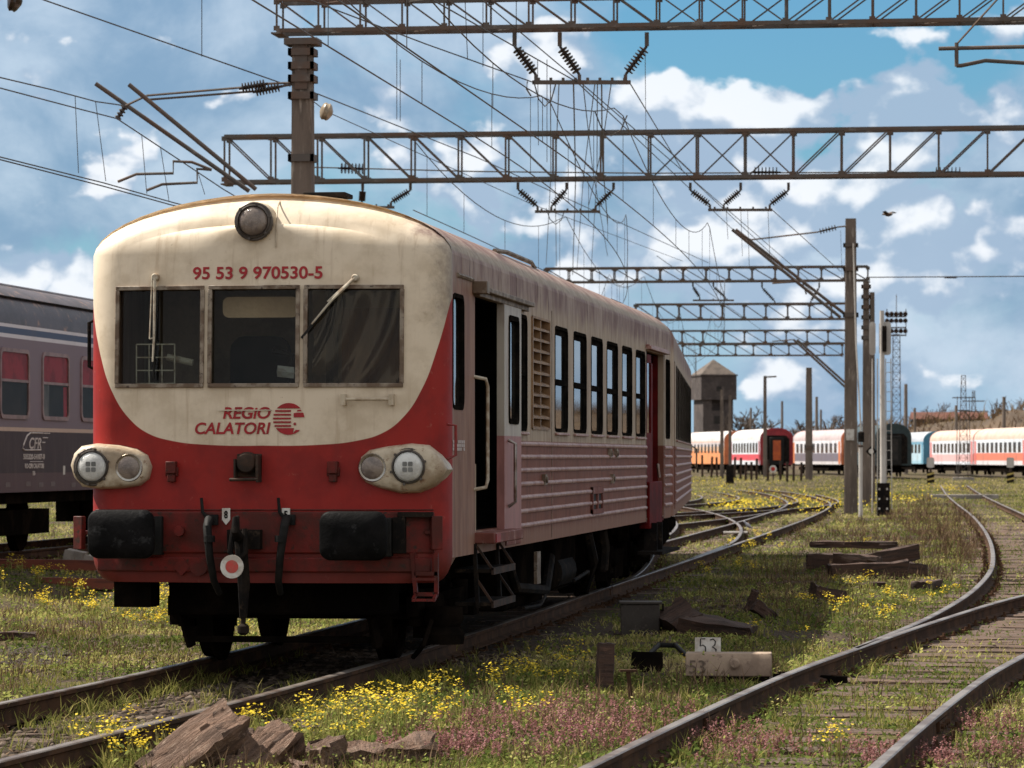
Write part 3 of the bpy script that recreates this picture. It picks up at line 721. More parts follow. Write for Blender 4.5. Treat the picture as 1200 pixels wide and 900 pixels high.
# lettering
def text_mesh(s, m, name, parent, box, plane='xz', depth=.004, shear=0, bold=.0, y=0, fn=None, spacing=1.0):
    """letters fitted into box (u0,u1,v0,v1); fn maps (u,v,w) to local space."""
    cu = bpy.data.curves.new('t','FONT'); cu.body = s; cu.extrude = .5; cu.shear = shear; cu.offset = bold; cu.space_character = spacing
    o = bpy.data.objects.new('t', cu); COL.objects.link(o); bpy.context.view_layer.update()
    me = bpy.data.meshes.new_from_object(o.evaluated_get(bpy.context.evaluated_depsgraph_get()))
    bpy.data.objects.remove(o)
    V = np.empty(len(me.vertices)*3); me.vertices.foreach_get('co', V); V = V.reshape(-1,3)
    lo,hi = V.min(0),V.max(0); u0,u1,v0,v1 = box
    U = u0+(V[:,0]-lo[0])/(hi[0]-lo[0])*(u1-u0); W = v0+(V[:,1]-lo[1])/(hi[1]-lo[1])*(v1-v0); D = (V[:,2]>0)*depth
    for i,(a,b,c_) in enumerate(zip(U,W,D)): me.vertices[i].co = fn(a,b,c_)
    me.materials.clear(); me.materials.append(m); me.name = name
    o = bpy.data.objects.new(name, me); COL.objects.link(o)
    if parent is not None: o.parent = parent
    return o
def face_fn(u,v,w): return (u, fsurf(u,v)-.003-w, v)
def fbox(x0,y0,x1,y1): a = FL(x0,y1); b = FL(x1,y0); return (a[0],b[0],a[1],b[1])
text_mesh('95 53 9 970530-5', M['letter'], 'number_lettering', car, fbox(227,312,379,328), fn=face_fn, depth=.0015, bold=.022)
text_mesh('REGiO', M['letter'], 'service_lettering', car, fbox(264,477,320,491), fn=face_fn, depth=.0015, bold=.024, shear=.2)
text_mesh('CALATORI', M['letter'], 'service_lettering', car, fbox(231,495,320,509), fn=face_fn, depth=.0015, bold=.024, shear=.2)
# cream slit across the upper word, small nicks over two letters
sm = plain('cream_slit_paint',(.62,.54,.42),.5)
b = fbox(258,480.2,321,481.5); mb = MB(); mb.box(b[0],b[1],fsurf(0,b[2])-.0115,fsurf(0,b[2])-.001,b[2],b[3]); mb.build('lettering_slit', sm, car)
# round emblem: disc with bars
cx,cz = FL(341,491); r = k_(18.6); mb = MB(); y_ = fsurf(cx,cz)-.003
def P2(poly): mb.prism(poly, lambda u,v,w:(cx+u*r, fsurf(cx+u*r,cz+v*r)-.003-w, cz+v*r), 0, .004)
def cap(v0, up):
    a0 = math.degrees(math.asin(v0))
    return arc(0,0,1,a0,180-a0,24) if up else arc(0,0,1,180-a0,360+a0,24)
P2(cap(.66,True))
low = [p for p in arc(0,0,1,180+math.degrees(math.asin(.58)),285,16)]+[(.33,-.58)]; P2(low)
P2([(.62,-.72)]+[(.24+.0,-.97)]+arc(0,0,1,-74,-50,5)+[(.72,-.70)]) if False else P2(arc(0,0,1,-78,-44,8)+[(.45,-.69)])
for kx in range(5):
    v = .50-.235*kx; vv = v+.05; xl = -math.sqrt(max(0,1-v*v)); P2([(xl,v-.055),(.14,v-.055),(.14,v+.055),(xl,v+.055)])
P2([(.32,.10)]+arc(0,0,1,6,23,4)+[(.48,.39),(.32,.36)])
P2([(.52,.48),(.83,.48),(.77,.57),(.56,.56)])
P2(arc(.39,-.32,.09,0,350,10))
mb.build('emblem', M['letter'], car)
for px,ch in ((266,'8'),(336,'5')):
    c = fpt(px,606,.035); text_mesh(ch, M['gasket'], 'tag_lettering', car, (c.x-.014,c.x+.014,c.z-.01,c.z+.05), fn=lambda u,v,w:(u,c.y-.001-w,v), bold=.03)

# ---- flank details
side_window(car,*holes[0][:4],0)
lf = holes[0]
side_window(car,-0+lf[0],lf[1],lf[2],lf[3],0,x=-HW,s=-1)
side_window(car,*nw,.5)
for a,b in winpx: side_window(car,yp(a),yp(b),wz0,wz1,.47)
side_window(car,*ew,0)
# egg-crate louvre
y0,y1,z0,z1 = gr; mb = MB()
mb.box(HW-.14,HW+.016,y0,y0+.05,z0,z1); mb.box(HW-.14,HW+.016,y1-.05,y1,z0,z1)
for i in range(11): zz = z0+(z1-z0)*i/10; mb.add([(HW+.012,y0+.04,zz-.012),(HW+.012,y1-.04,zz-.012),(HW-.13,y1-.04,zz+.05),(HW-.13,y0+.04,zz+.05),(HW+.012,y0+.04,zz+.008),(HW+.012,y1-.04,zz+.008),(HW-.13,y1-.04,zz+.07),(HW-.13,y0+.04,zz+.07)],[(0,1,2,3),(7,6,5,4),(0,4,5,1),(2,6,7,3)])
ym = (y0+y1)/2; mb.box(HW-.12,HW+.005,ym-.025,ym+.025,z0,z1)
gl_ = mb.build('louvre_grille', M['tanlouvre'], car)
mb = MB(); mb.box(HW-.2,HW-.15,y0-.05,y1+.05,z0-.05,z1+.05); mb.build('louvre_backing', M['dark'], gl_, smooth=False)
# sliding door leaf, track and cab-side grab poles
y0,y1 = yp(585),yp(605); zt,zb = 3.12,1.16
mb = MB(); ring = [(y0,zb),(y1,zb),(y1,zt),(y0,zt)]; wy0,wy1,wz_0,wz_1 = yp(590),yp(601.5),2.10,3.02
dl = MB()
for a,b,c_,d in ((y0,wy0,zb,zt),(wy1,y1,zb,zt),(wy0,wy1,zb,wz_0),(wy0,wy1,wz_1,zt)): dl.box(HW-.02,HW+.045,a,b,c_,d)
dm, dn = newmat('door_leaf_paint'); co = objco(dn); z_ = N(dn,'ShaderNodeSeparateXYZ',ins={0:co}).outputs[2]; nz = noise(dn,co,6,6,.65,(1,1,.3))
finish(dm,dn,mixc(dn,smooth(dn,z_,1.99,1.985),mixc(dn,smooth(dn,nz,.4,.7),(.44,.39,.33),(.33,.27,.23)),mixc(dn,smooth(dn,nz,.4,.7),(.345,.145,.13),(.24,.10,.09))),.5,0,nz,.15)
dr = dl.build('sliding_door', dm, car)
f_ = MB(); o1 = rrect(wy0-.01,wy1+.01,wz_0-.01,wz_1+.01,.08); o2 = rrect(wy0+.035,wy1-.035,wz_0+.035,wz_1-.035,.05)
f_.lattice([[(HW+.046,a,b) for a,b in o1],[(HW+.055,a,b) for a,b in o1],[(HW+.055,a,b) for a,b in o2],[(HW+.01,a,b) for a,b in o2]],cap=False); f_.build('window_gasket', M['gasket'], dr, angle=30)
g_ = MB(); g_.box(HW+.015,HW+.022,wy0,wy1,wz_0,wz_1); g_.build('pane', M['glass'], dr, smooth=False)
mb = MB(); mb.tube([(HW+.05,yp(589),1.95),(HW+.11,yp(589),1.92),(HW+.11,yp(589),1.42),(HW+.05,yp(589),1.38)],.016,8); mb.build('door_handle', M['steel'], dr)
mb = MB(); mb.box(HW+.0,HW+.10,yp(555),yp(614),3.15,3.19); mb.box(HW+.0,HW+.05,yp(555),yp(614),3.07+.04,3.15); mb.box(HW-.0,HW+.12,yp(553.5),yp(557),3.13,3.23); mb.build('door_track', M['winframe'], car, bevel=.006)
mb = MB(); mb.tube([(HW-.01,yp(555.5),2.46),(HW+.09,yp(556.5),2.44),(HW+.10,yp(557.3),2.38),(HW+.10,yp(557.3),1.62),(HW+.09,yp(556.5),1.56),(HW-.01,yp(555.5),1.54)],.015,8); mb.build('grab_pole', M['wiper'], car)
mb = MB(); mb.box(HW-.9,HW-.86,yp(566),yp(566)+.05,1.2,3.1); mb.box(HW-.02,HW-.0+.0,yp(557),yp(557)+.04,1.2,1.75); mb.box(.28,.9,yp(559),yp(562),1.2,2.9); mb.build('vestibule_panel', M['cabin'], car)
mb = MB(); mb.tube([(HW+.0,yp(524),2.06),(HW+.06,yp(525),2.05),(HW+.06,yp(525),1.82),(HW+.0,yp(524),1.79)],.012,8); mb.build('corner_handle', M['red'], car)
mb = MB(); zt_,zb_ = FL(97,372)[1],FL(97,433)[1]; mb.tube([(-HW+.02,.32,zt_),(-HW-.06,.34,zt_-.03),(-HW-.06,.34,zb_+.03),(-HW+.02,.32,zb_)],.016,8); mb.build('side_handrail', M['black'], car)
# threshold step and fold-down ladder
mb = MB(); mb.box(HW-.05,HW+.16,yp(556.5),yp(592),1.10,1.19); mb.build('door_step', M['rose'], car, bevel=.01)
mb = MB(); mb.box(HW+.16,HW+.17,yp(558),yp(563),1.11,1.18); mb.build('step_reflector', M['red'], car)
mb = MB(); ya,yb = yp(556),yp(582)
for yy in (ya,yb): mb.bar((HW+.0,yy,1.1),(HW+.03,yy,.58),.03,.07)
for zz in (.88,.61): mb.box(HW-.16,HW+.14,ya,yb,zz-.015,zz+.015)
mb.build('ladder_step', M['black'], car)
mb = MB()
for zz in (.88,.61): mb.box(HW+.14,HW+.16,ya-.01,yb+.01,zz-.03,zz+.025); mb.bar((HW+.15,ya,zz+.01),(HW+.02,ya,zz+.20),.02,.02); mb.bar((HW+.15,yb,zz+.01),(HW+.02,yb,zz+.20),.02,.02)
mb.build('ladder_step_edge', M['fit'], car)
ribs(car, yp(607)+.02, yp(756.8), RIBZ); ribs(car, yp(778.2), yp(786.5), RIBZ)
for px_s in (606.6,646.5,756.9,778.4):
    mb = MB(); ys_ = yp(px_s); mb.box(HW+.001,HW+.004,ys_-.012,ys_+.012,1.04,3.2); mb.build('panel_seam', M['winframe'], car, smooth=False)
# filler flap, inspection hatch, sill plates
y0,z1 = SL(692,571); y1,z0 = SL(704.5,601); mb = MB(); mb.box(HW-.01,HW+.03,y0,y1,z0,z0+.05); mb.box(HW-.01,HW+.03,y0,y1,z1-.07,z1); mb.box(HW-.01,HW+.026,y0,y0+.07,z0,z1); mb.box(HW-.01,HW+.026,y1-.07,y1,z0,z1); mb.box(HW-.01,HW+.026,(y0+y1)/2-.05,(y0+y1)/2+.05,z0,z1)
hh = mb.build('filler_hatch', M['rose'], car); mb = MB(); mb.box(HW+.002,HW+.006,y0,y1,z0,z1); mb.build('hatch_shade', M['dark'], hh, smooth=False)  # flat dark sheet painted in for the shade inside the hatch
for px,py,n_ in ((636,562,'small_socket'),(713,531,'small_socket'),(720,531,'small_socket'),(716,561,'small_socket')):
    a,b = SL(px,py); mb = MB(); mb.box(HW,HW+.035,a-.07,a+.07,b-.05,b+.05); mb.rev((HW,a,b),(HW+1,a,b),[(0,.03),(.05,.03)],8); mb.build(n_, M['winframe'], car)
mb = MB(); ys_ = [yp(p) for p in (592,607.2)]; mb.box(HW+.0,HW+.012,ys_[0],ys_[1]+.1,1.04,1.20); mb.build('sill_plate', M['rose'], car, bevel=.003)
# rear door, folded inward, red vestibule
y0,y1,z0,z1 = rd; mb = MB(); mb.box(HW-.62,HW-.60,y0-.05,y1+.05,1.0,3.2); mb.box(HW-.6,HW-.0,y1+.002,y1+.02,1.0,3.1); mb.box(HW-.6,HW-.0,y0-.02,y0-.002,1.0,3.1); mb.box(HW-.62,HW-.0,y0,y1,1.0,1.05); mb.build('rear_vestibule', M['darkred'], car, smooth=False)
mb = MB(); ya,yb = y0+.03,y0+(y1-y0)*.42; mb.box(HW-.05,HW-.015,ya,yb,1.1,2.1); mb.box(HW-.05,HW-.015,ya,ya+.2,2.1,3.06); mb.box(HW-.05,HW-.015,yb-.2,yb,2.1,3.06); mb.box(HW-.05,HW-.015,ya,yb,2.96,3.06); fd = mb.build('rear_door', M['darkred'], car)
mb = MB(); mb.box(HW-.04,HW-.03,ya+.15,yb-.15,2.1,2.97); mb.build('pane', M['glass'], fd, smooth=False)
mb = MB(); mb.box(HW,HW+.07,y0-.1,y1+.15,3.11,3.15); mb.box(HW,HW+.05,y0-.1,y1+.15,3.15,3.17); mb.build('door_drip_rail', M['rib'], car, bevel=.006)
mb = MB(); mb.tube([(HW+.03,y0+(y1-y0)*.5,1.72),(HW+.05,y0+(y1-y0)*.5,1.55)],.02,6); mb.build('rear_door_handle', M['steel'], fd)
mb = MB(); mb.box(HW-.1,HW+.2,y0-.1,y1+.1,.62,.66); mb.box(HW-.06,HW+.10,y0+.3,y0+.36,.64,1.0); mb.box(HW-.06,HW+.10,y0+1.0,y0+1.06,.64,1.0); mb.build('rear_step', M['black'], car); mb = MB(); mb.box(HW-.1,HW+.03,y0+.1,y1-.5,.93,1.5); mb.build('door_skirt', M['darkred'], car, bevel=.01)
# panel seams on the lower flank, faint stencilled notices
wht = plain('faded_stencil',(.55,.45,.42),.6)
for k in range(3):
    a0,b0 = SL(530,516.5+k*4.3); a1,b1 = SL(544,519.0+k*4.3); mb = MB()
    text_mesh(['-- ----','- -----','------ -'][k], wht, 'stencil_notice', car, (a0,a1,b1+.02,b0-.02), fn=lambda u,v,w:(HW+.002+w,u,v), bold=.02)
# roof ventilators, aerial block, gutter
for px in (330,):
    mb = MB(); mb.box(-.02,.26,1.9,2.15,3.80,3.98); mb.box(-.06,.30,1.85,2.2,3.96,4.0); mb.build('roof_box', M['black'], car, bevel=.01)
for q_ in ((-.3,.3,13.5,14.3,3.80,3.93),(.2,.9,17.3,18.4,3.66,3.78)):
    mb = MB(); mb.box(*q_); mb.build('roof_ventilator', M['black'], car, bevel=.02)
mb = MB(); pts = [(HW+.006,y,3.24) for y in (.5,yp(553))]; mb.tube(pts,.018,6); mb.build('gutter', M['winframe'], car)
mb = MB(); x1,z1 = roofpt(34); mb.tube([(x1+.005,4.5,z1+.005),(x1+.02,5.2,z1+.03),(x1+.02,7.0,z1+.03),(x1+.0,7.4,z1)],.022,6); mb.build('roof_pipe', M['winframe'], car)
# underfloor equipment
bogie(car, 2.75); bogie(car, ROOFL-3.0)
ub = MB(); ub.box(-.9,.9,.6,ROOFL-.5,.98,1.12); ub.box(-1.15,1.15,5.4,8.2,.38,1.0); ub.box(-1.0,1.2,8.8,10.6,.46,1.0); ub.box(-1.2,.8,11.2,13.2,.36,1.0); ub.box(-.9,.9,.55,.95,.55,1.0)
ub.build('underfloor_case', M['under'], car, bevel=.03)
ut = MB(); ut.tube([(1.2,5.0,.95),(1.25,5.4,.6),(1.25,7.6,.5),(1.2,8.4,.8)],.05,8); ut.rev((1.05,9.0,.62),(1.05,10.6,.62),[(0,.05),(.03,.2),(1.3,.2),(1.35,.05)],18); ut.tube([(1.3,10.8,1.0),(1.35,10.95,.7),(1.2,11.5,.4),(.9,11.9,.36)],.06,8); ut.tube([(1.28,12.4,1.0),(1.3,12.5,.8),(1.28,12.5,.55)],.07,8)
ut.tube([(1.35,5.2,.42),(1.35,6.4,.40),(1.3,7.2,.46)],.018,6); ut.tube([(1.38,8.9,.55),(1.38,10.2,.60),(1.3,10.9,.55)],.02,6)
ut.build('underfloor_pipework', M['black'], car)
gp = MB(); gp.box(1.36,1.39,yp(634.5),yp(638.5),.62,.92); gp.build('sight_gauge', M['winframe'], car)
# rail guard and brake rigging ahead of the first wheels
mb = MB(); mb.bar((-.95,.75,.95),(-.80,.95,.28),.04,.07); mb.bar((.62,.8,.95),(.72,.95,.28),.04,.07); mb.bar((-.82,.97,.34),(.76,.97,.34),.05,.05); mb.box(-1.28,-.98,.3,.6,.62,.92); mb.rev((1.22,1.2,.30),(1.22,1.2,1),[(0,.16),(.08,.17),(.14,.13),(.2,.16),(.3,.15)],18); mb.tube([(1.0,1.0,.2),(1.1,.9,.3),(1.15,1.0,.5)],.02,6)
mb.build('rail_guard', M['under'], car)

# ---- trailing car
ANG = R(4.1)
car2 = thing('railcar', 'second railcar behind the open rear door, seen edge-on with dark windows and no cab lamps', 'railcar', (TX-.02,TY+ROOFL+.42,0), ANG, 'coupled railcars of the passenger train')
L2 = 20.4; h2 = []; yy = 2.3
h2.append((.75,1.55,1.1,3.1))
while yy < 19: h2.append((yy,yy+1.0,2.06,3.06)); yy += 1.5
body_shell(L2, h2, [], False).build('body', M['paint2'], car2, angle=32)
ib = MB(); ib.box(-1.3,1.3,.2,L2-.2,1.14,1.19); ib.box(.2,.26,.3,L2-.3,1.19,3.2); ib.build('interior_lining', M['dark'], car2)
for h in h2[1:]: side_window(car2,*h,.5)
mb = MB(); mb.box(HW-.06,HW-.02,.75,1.55,1.1,3.1); mb.build('door', M['darkred'], car2, bevel=.01)
ribs(car2,1.65,L2-.3,RIBZ)
mb = MB(); mb.tube([(HW+.02,L2-.1,2.0),(HW+.1,L2-.12,1.95),(HW+.1,L2-.12,1.6),(HW+.02,L2-.1,1.55)],.016,6); mb.build('end_handle', M['winframe'], car2)
ub = MB(); ub.box(-.9,.9,.6,L2-.5,.98,1.12); ub.box(-1.1,1.15,6,13,.45,1.0); ub.build('underfloor_case', M['under'], car2)
bogie(car2,2.9); bogie(car2,L2-3)
mb = MB(); o1 = rrect(-.62,.62,1.25,3.15,.2); mb.lattice([[(a,-.44+.06*(i%2),b) if not i%2 else (a*.93,-.44+.06*i,1.25+(b-1.25)*.97) for a,b in o1] for i in range(8)],cap=False); mb.build('gangway_bellows', M['rubber'], car2, smooth=False)
# ---------------------------------------------------------------- ground
def sstep(v, a, b): t = np.clip((v-a)/(b-a),0,1); return t*t*(3-2*t)
TRK = [[(-2.0,8),(-1.40,19.3),(-.88,26.9),(-.47,31),(.2,37),(1.1,43.7),(3.4,56)],[(-.45,31.3),(.10,38),(.50,46),(.70,56),(.60,75),(.15,100),(-.6,128)]]
def tcx(y): return np.interp(y,[6,14,19.5,24,28.5,33],[-6.95,-6.45,-6.10,-5.84,-5.68,TX])
def gz(x, y):
    x = np.asarray(x,float); y = np.asarray(y,float)
    bed = np.ones_like(x+y)
    for q in TRK:
        q = np.array(q); cx = np.interp(y,q[:,1],q[:,0],left=99,right=99); bed = np.minimum(bed,.22+.78*sstep(np.abs(x-cx),1.15,2.2))
    b = (fbm(x*.45,y*.45,11)-.5)*.16+(fbm(x*1.9,y*1.9,5,3)-.5)*.07
    b = b*sstep(np.abs(x-tcx(y)),1.0,2.6)*bed-.025-.004*(1-bed)
    b = b+.19*sstep(-x,11.0,13.6)
    b = b+.03*np.exp(-((x+2.6)/.8)**2)
    far = sstep(y,380,620); b = b+far*.9
    return b
xs = np.concatenate([np.linspace(-900,-60,22),np.linspace(-58,-24,18),np.arange(-23,14,.16),np.linspace(14.2,60,40),np.linspace(65,900,22)])
ys = np.concatenate([np.linspace(-120,10,14),np.arange(12,60,.16),np.linspace(60.3,160,150),np.linspace(162,420,80),np.linspace(440,3800,40)])
XX,YY = np.meshgrid(xs,ys); ZZ = gz(XX,YY); nx,ny = len(xs),len(ys)
V = np.stack([XX.ravel(),YY.ravel(),ZZ.ravel()],1); ii = np.arange(nx*ny).reshape(ny,nx)
F = np.stack([ii[:-1,:-1],ii[:-1,1:],ii[1:,1:],ii[1:,:-1]],-1).reshape(-1)
gm, gn = newmat('yard_ground'); co = objco(gn); xyz = N(gn,'ShaderNodeSeparateXYZ',ins={0:co})
na = noise(gn,co,.35,7,.62); nb = noise(gn,co,2.3,7,.65); nc = noise(gn,co,14,6,.7); vo = N(gn,'ShaderNodeTexVoronoi',ins={'Vector':co,'Scale':17.0})
dirt = mixc(gn, smooth(gn,nb,.35,.68), (.095,.062,.043), (.19,.135,.095)); dirt = mixc(gn, smooth(gn,vo.outputs[0],.0,.5), dirt, (.06,.045,.034)); dirt = mixc(gn, smooth(gn,nc,.60,.74), dirt, (.20,.165,.13))
gr_ = mixc(gn, smooth(gn,nb,.38,.62), (.10,.092,.034), (.17,.14,.06)); gr_ = mixc(gn, smooth(gn,nc,.4,.65), gr_, (.065,.06,.022))
gcol = mixc(gn, smooth(gn, math_(gn,'MULTIPLY_ADD',nb,.5,math_(gn,'MULTIPLY',na,.7)), .50,.62), gr_, dirt)
dx = math_(gn,'ABSOLUTE', math_(gn,'SUBTRACT', xyz.outputs[0], TX)); track_dark = math_(gn,'MULTIPLY', smooth(gn, math_(gn,'MULTIPLY_ADD',nb,.9,dx), 2.1,1.1), smooth(gn, xyz.outputs[1], 75,55))  # ground colour darker along the railcar track
dirt2 = mixc(gn, .55, dirt, (.028,.022,.018)); gcol = mixc(gn, track_dark, gcol, dirt2)
finish(gm,gn,gcol,.95,0,math_(gn,'MULTIPLY_ADD',vo.outputs[0],.5,nc),.9,.05,.1)
setting(npmesh('ground',V,F,[4]*((nx-1)*(ny-1)),gm,smooth=True),'structure')

# ---------------------------------------------------------------- tracks
PROF = [(-.07,0),(.07,0),(.07,.012),(.012,.03),(.010,.105),(.036,.118),(.036,.145),(.028,.152),(-.028,.152),(-.036,.145),(-.036,.118),(-.010,.105),(-.012,.03),(-.07,.012)]
def spline(pts, step=.6):
    p = np.array(pts,float); d = np.concatenate([[0],np.cumsum(np.hypot(np.diff(p[:,0]),np.diff(p[:,1])))])
    n = max(2,int(d[-1]/step)); t = np.linspace(0,d[-1],n)
    # monotone-ish Catmull-Rom
    out = []
    m = np.zeros_like(p)
    for i in range(len(p)):
        a,b = max(i-1,0),min(i+1,len(p)-1); m[i] = (p[b]-p[a])/max(d[b]-d[a],1e-6)
    for q in t:
        i = min(max(np.searchsorted(d,q,'right')-1,0),len(p)-2); h = d[i+1]-d[i]; s = (q-d[i])/h
        out.append((2*s**3-3*s**2+1)*p[i]+(s**3-2*s**2+s)*h*m[i]+(-2*s**3+3*s**2)*p[i+1]+(s**3-s**2)*h*m[i+1])
    return np.array(out)
def offset(c, o):
    t = np.gradient(c,axis=0); t /= np.linalg.norm(t,axis=1)[:,None]; return c+np.stack([t[:,1],-t[:,0]],1)*o
def rail(line, z, parent, name='rail', lod=False):
    t = np.gradient(line,axis=0); t /= np.linalg.norm(t,axis=1)[:,None]; mb = MB()
    jz = lambda i: .006*math.sin(i*.9)
    mb.lattice([[(l[0]+d[1]*u,l[1]-d[0]*u,z+w) for u,w in PROF] for l,d in zip(line,t)])
    n = len(PROF); k = len(line)-1; mm = [0]*len(mb.f)
    for i in range(k):
        for j in (6,7,8): mm[i*n+j] = 1
    mb.m = mm; return mb.build(name,[M['railside'],M['railtop']],parent,angle=30)
def sleeper_mesh(L=2.5,wd=.24,h=.15,seed=0):
    random.seed(seed); mb = MB(); n = 8; secs = []
    for i in range(n+1):
        x = -L/2+L*i/n; j = lambda: random.uniform(-.010,.010)
        secs.append([(x,-wd/2+j(),-h),(x,wd/2+j(),-h),(x,wd/2+j(),-.015+j()),(x,wd/2-.03+j(),0+j()),(x,-wd/2+.03+j(),0+j()),(x,-wd/2+j(),-.015+j())])
    mb.lattice(secs)
    for s_ in (-1,1):
        mb.box(s_*.752-.17,s_*.752+.17,-.075,.075,-.004,.016,1)
        for q_ in (-.125,.125): mb.rev((s_*.752+q_,.0,.01),(s_*.752+q_,0,1),[(0,.024),(.03,.024),(.03,.014),(.055,.014)],6,1); mb.box(s_*.752+q_*.75-.03,s_*.752+q_*.75+.03,-.05,.05,.012,.034,1)
    return mb
SLP = [sleeper_mesh(seed=k).build('sleeper',[M['sleeper'],M['railside']],None,angle=35) for k in range(4)]
def track(label, pts, ztop=.16, y0=None, y1=None, sl=True, pitch=.62, rails=(-1,1), maxs=100, soff=.0, jitter=.05, sink=0, joint=None):
    c = spline(pts); t = thing('railway_track',label,'railway track',(0,0,0))
    for s in rails: rail(offset(c,s*.752),ztop-.152,t)
    if sl:
        d = np.concatenate([[0],np.cumsum(np.linalg.norm(np.diff(c,axis=0),axis=1))]); q = 0; k = 0
        while q < d[-1] and k < maxs:
            p = np.array([np.interp(q,d,c[:,0]),np.interp(q,d,c[:,1])]); i = min(np.searchsorted(d,q),len(c)-2); tg = c[i+1]-c[i]
            if (y0 is None or p[1]>y0) and (y1 is None or p[1]<y1):
                o = random.choice(SLP).copy(); COL.objects.link(o); o.parent = t
                o.location = (p[0]+random.uniform(-jitter,jitter)+soff,p[1],ztop-.158+random.uniform(-.02,.0)-sink); o.rotation_euler = (random.uniform(-.02,.02),random.uniform(-.01,.01),math.atan2(tg[1],tg[0])-math.pi/2+random.uniform(-.03,.03)); k += 1
            q += pitch*random.uniform(.92,1.08)
    if joint is not None:
        for s_ in rails:
            l = offset(c,s_*.752); i = int(np.argmin(np.abs(l[:,1]-joint))); p = l[i]; dv = l[i+1]-l[i]; a_ = math.atan2(dv[1],dv[0])-math.pi/2
            for q_ in (-1,1):
                mb = MB(); mb.box(q_*.014,q_*.034,-.30,.30,ztop-.115,ztop-.045) if q_>0 else mb.box(-.034,-.014,-.30,.30,ztop-.115,ztop-.045)
                for k_b in (-.22,-.08,.08,.22): mb.rev((q_*.034,k_b,ztop-.08),(q_*1.0,k_b,ztop-.08),[(0,.02),(.022,.02)],6)
                o = mb.build('fishplate',M['railside'],t); o.location = (p[0],p[1],0); o.rotation_euler = (0,0,a_)
    return t
random.seed(3)
track('straight track running under the cream and red railcar', [(-6.95,6),(-6.45,14),(-6.10,19.5),(-5.84,24),(-5.68,28.5),(TX,33),(TX,44),(TX-.12,50.6),(TX-.95,62),(TX-2.3,78),(TX-5.2,100),(TX-11,130)], y0=15, y1=80, sink=.022, joint=21.5)
track('rusty track that carries straight on past the railcars towards the far coaches', [(TX,46),(TX,70),(TX-.15,100),(TX-.7,124),(TX-1.9,142),(TX-4.2,165),(TX-8,190)], y0=48, maxs=90, pitch=.9)
track('bright foreground track curving away with dark timber sleepers', [(-2.0,8),(-1.40,19.3),(-.88,26.9),(-.47,31),(.2,37),(1.1,43.7),(3.4,56),(7.6,72),(14,92)], y0=15.5, maxs=90, joint=23.6, pitch=.78)
track('wavering rusty track that branches off beside the small 53 box', [(-.45,31.3),(.10,38),(.50,46),(.70,56),(.60,75),(.15,100),(-.6,128),(-1.4,160),(-2.4,210)], y0=33, maxs=90, pitch=.75)
track('distant crossover track winding between the switches', [(-15.5,74),(-13.2,84),(-10.2,98),(-7.6,112),(-6.5,122),(-6.6,136),(-8.6,160)], maxs=60, pitch=.9)
track('distant siding bending across the weeds by the red-ended coach', [(-17,92),(-13.5,108),(-11.2,124),(-10.6,138),(-12,156),(-17,190)], maxs=60, pitch=.9)
track('far turnout leaving the straight track towards the orange coach', [(TX,58),(TX-.25,72),(TX-1.5,90),(TX-3.9,110),(TX-8,134)], maxs=60, pitch=.9, y0=66)
track('siding under the dark purple coach', [(-15.9,25),(-15.9,60),(-15.9,150)], ztop=.34, y0=44, y1=72)
for o in SLP: bpy.data.objects.remove(o)
# point blades and guard rails lying inside the tracks
def loose_rail(label, pts, z, cat='rail'):
    o = rail(spline(pts,.5),z,None,'spare_rail'); tag(o,label,cat); return o
loose_rail('long closure rail crossing the weeds behind the railcar', [(-9.4,72),(-7.9,86),(-6.9,100),(-6.4,114)], .012)

# ---------------------------------------------------------------- ground clutter
def block(name,label,cat,c,size,rot,m,jit=.02,sub=3,group=None,seed=0,grain=False):
    """rough-hewn timber or stone: a subdivided box with chipped faces."""
    random.seed(seed); bm = bmesh.new(); bmesh.ops.create_cube(bm,size=1); bmesh.ops.subdivide_edges(bm,edges=bm.edges,cuts=sub,use_grid_fill=True)
    sx,sy,sz = size
    ends = [(v,abs(v.co.y)>.49,abs(v.co.x)>.49,abs(v.co.z)>.49) for v in bm.verts] if grain else []
    for v in bm.verts:
        x,y,z = v.co.x*sx,v.co.y*sy,v.co.z*sz
        k = jit*(float(fbm(x*5+seed,y*5+z*4,seed,3))-.5)*2
        v.co = (x+k*np.sign(x)*(abs(v.co.x)>.49)+random.uniform(-jit,jit)*.35,y+k*(abs(v.co.y)>.49)*np.sign(y)+random.uniform(-jit,jit)*.35,z+k*np.sign(z)*(abs(v.co.z)>.49)+random.uniform(-jit,jit)*.35)
    for v,ey,ex,ez in ends:
        q = (float(fbm(v.co.x*22+seed,v.co.z*22,seed+5,3))-.5)
        if ey: v.co.y += q*.09*(1 if v.co.y>0 else -1)
        g = (float(fbm((v.co.x+v.co.z)*40,v.co.y*2.2,seed+9,2))-.5)*.03
        if ex: v.co.x += g*(1 if v.co.x>0 else -1)
        if ez: v.co.z += g*(1 if v.co.z>0 else -1)
    me = bpy.data.meshes.new(name); bm.to_mesh(me); bm.free(); me.materials.append(m); o = bpy.data.objects.new(name,me); COL.objects.link(o)
    me.polygons.foreach_set('use_smooth',[True]*len(me.polygons)); me.set_sharp_from_angle(angle=R(24))
    o.location = c; o.rotation_euler = rot; return tag(o,label,cat,group)
def on(px,py,dz=0): p = G(px,py); p.z = float(gz(p.x,p.y))+dz; return p
def lean_rot(ax, roll): return (Vector(ax).to_track_quat('Y','Z').to_matrix()@Matrix.Rotation(roll,3,'Y')).to_euler()
block('timber_block','largest rotten timber block, leaning beside the track with a slanted top','timber',PY(233,884,20.6),(.25,.66,.25),lean_rot((.62,.40,.50),.55),M['wood'],.03,9,'rotten timber ends in the grass',1,True)
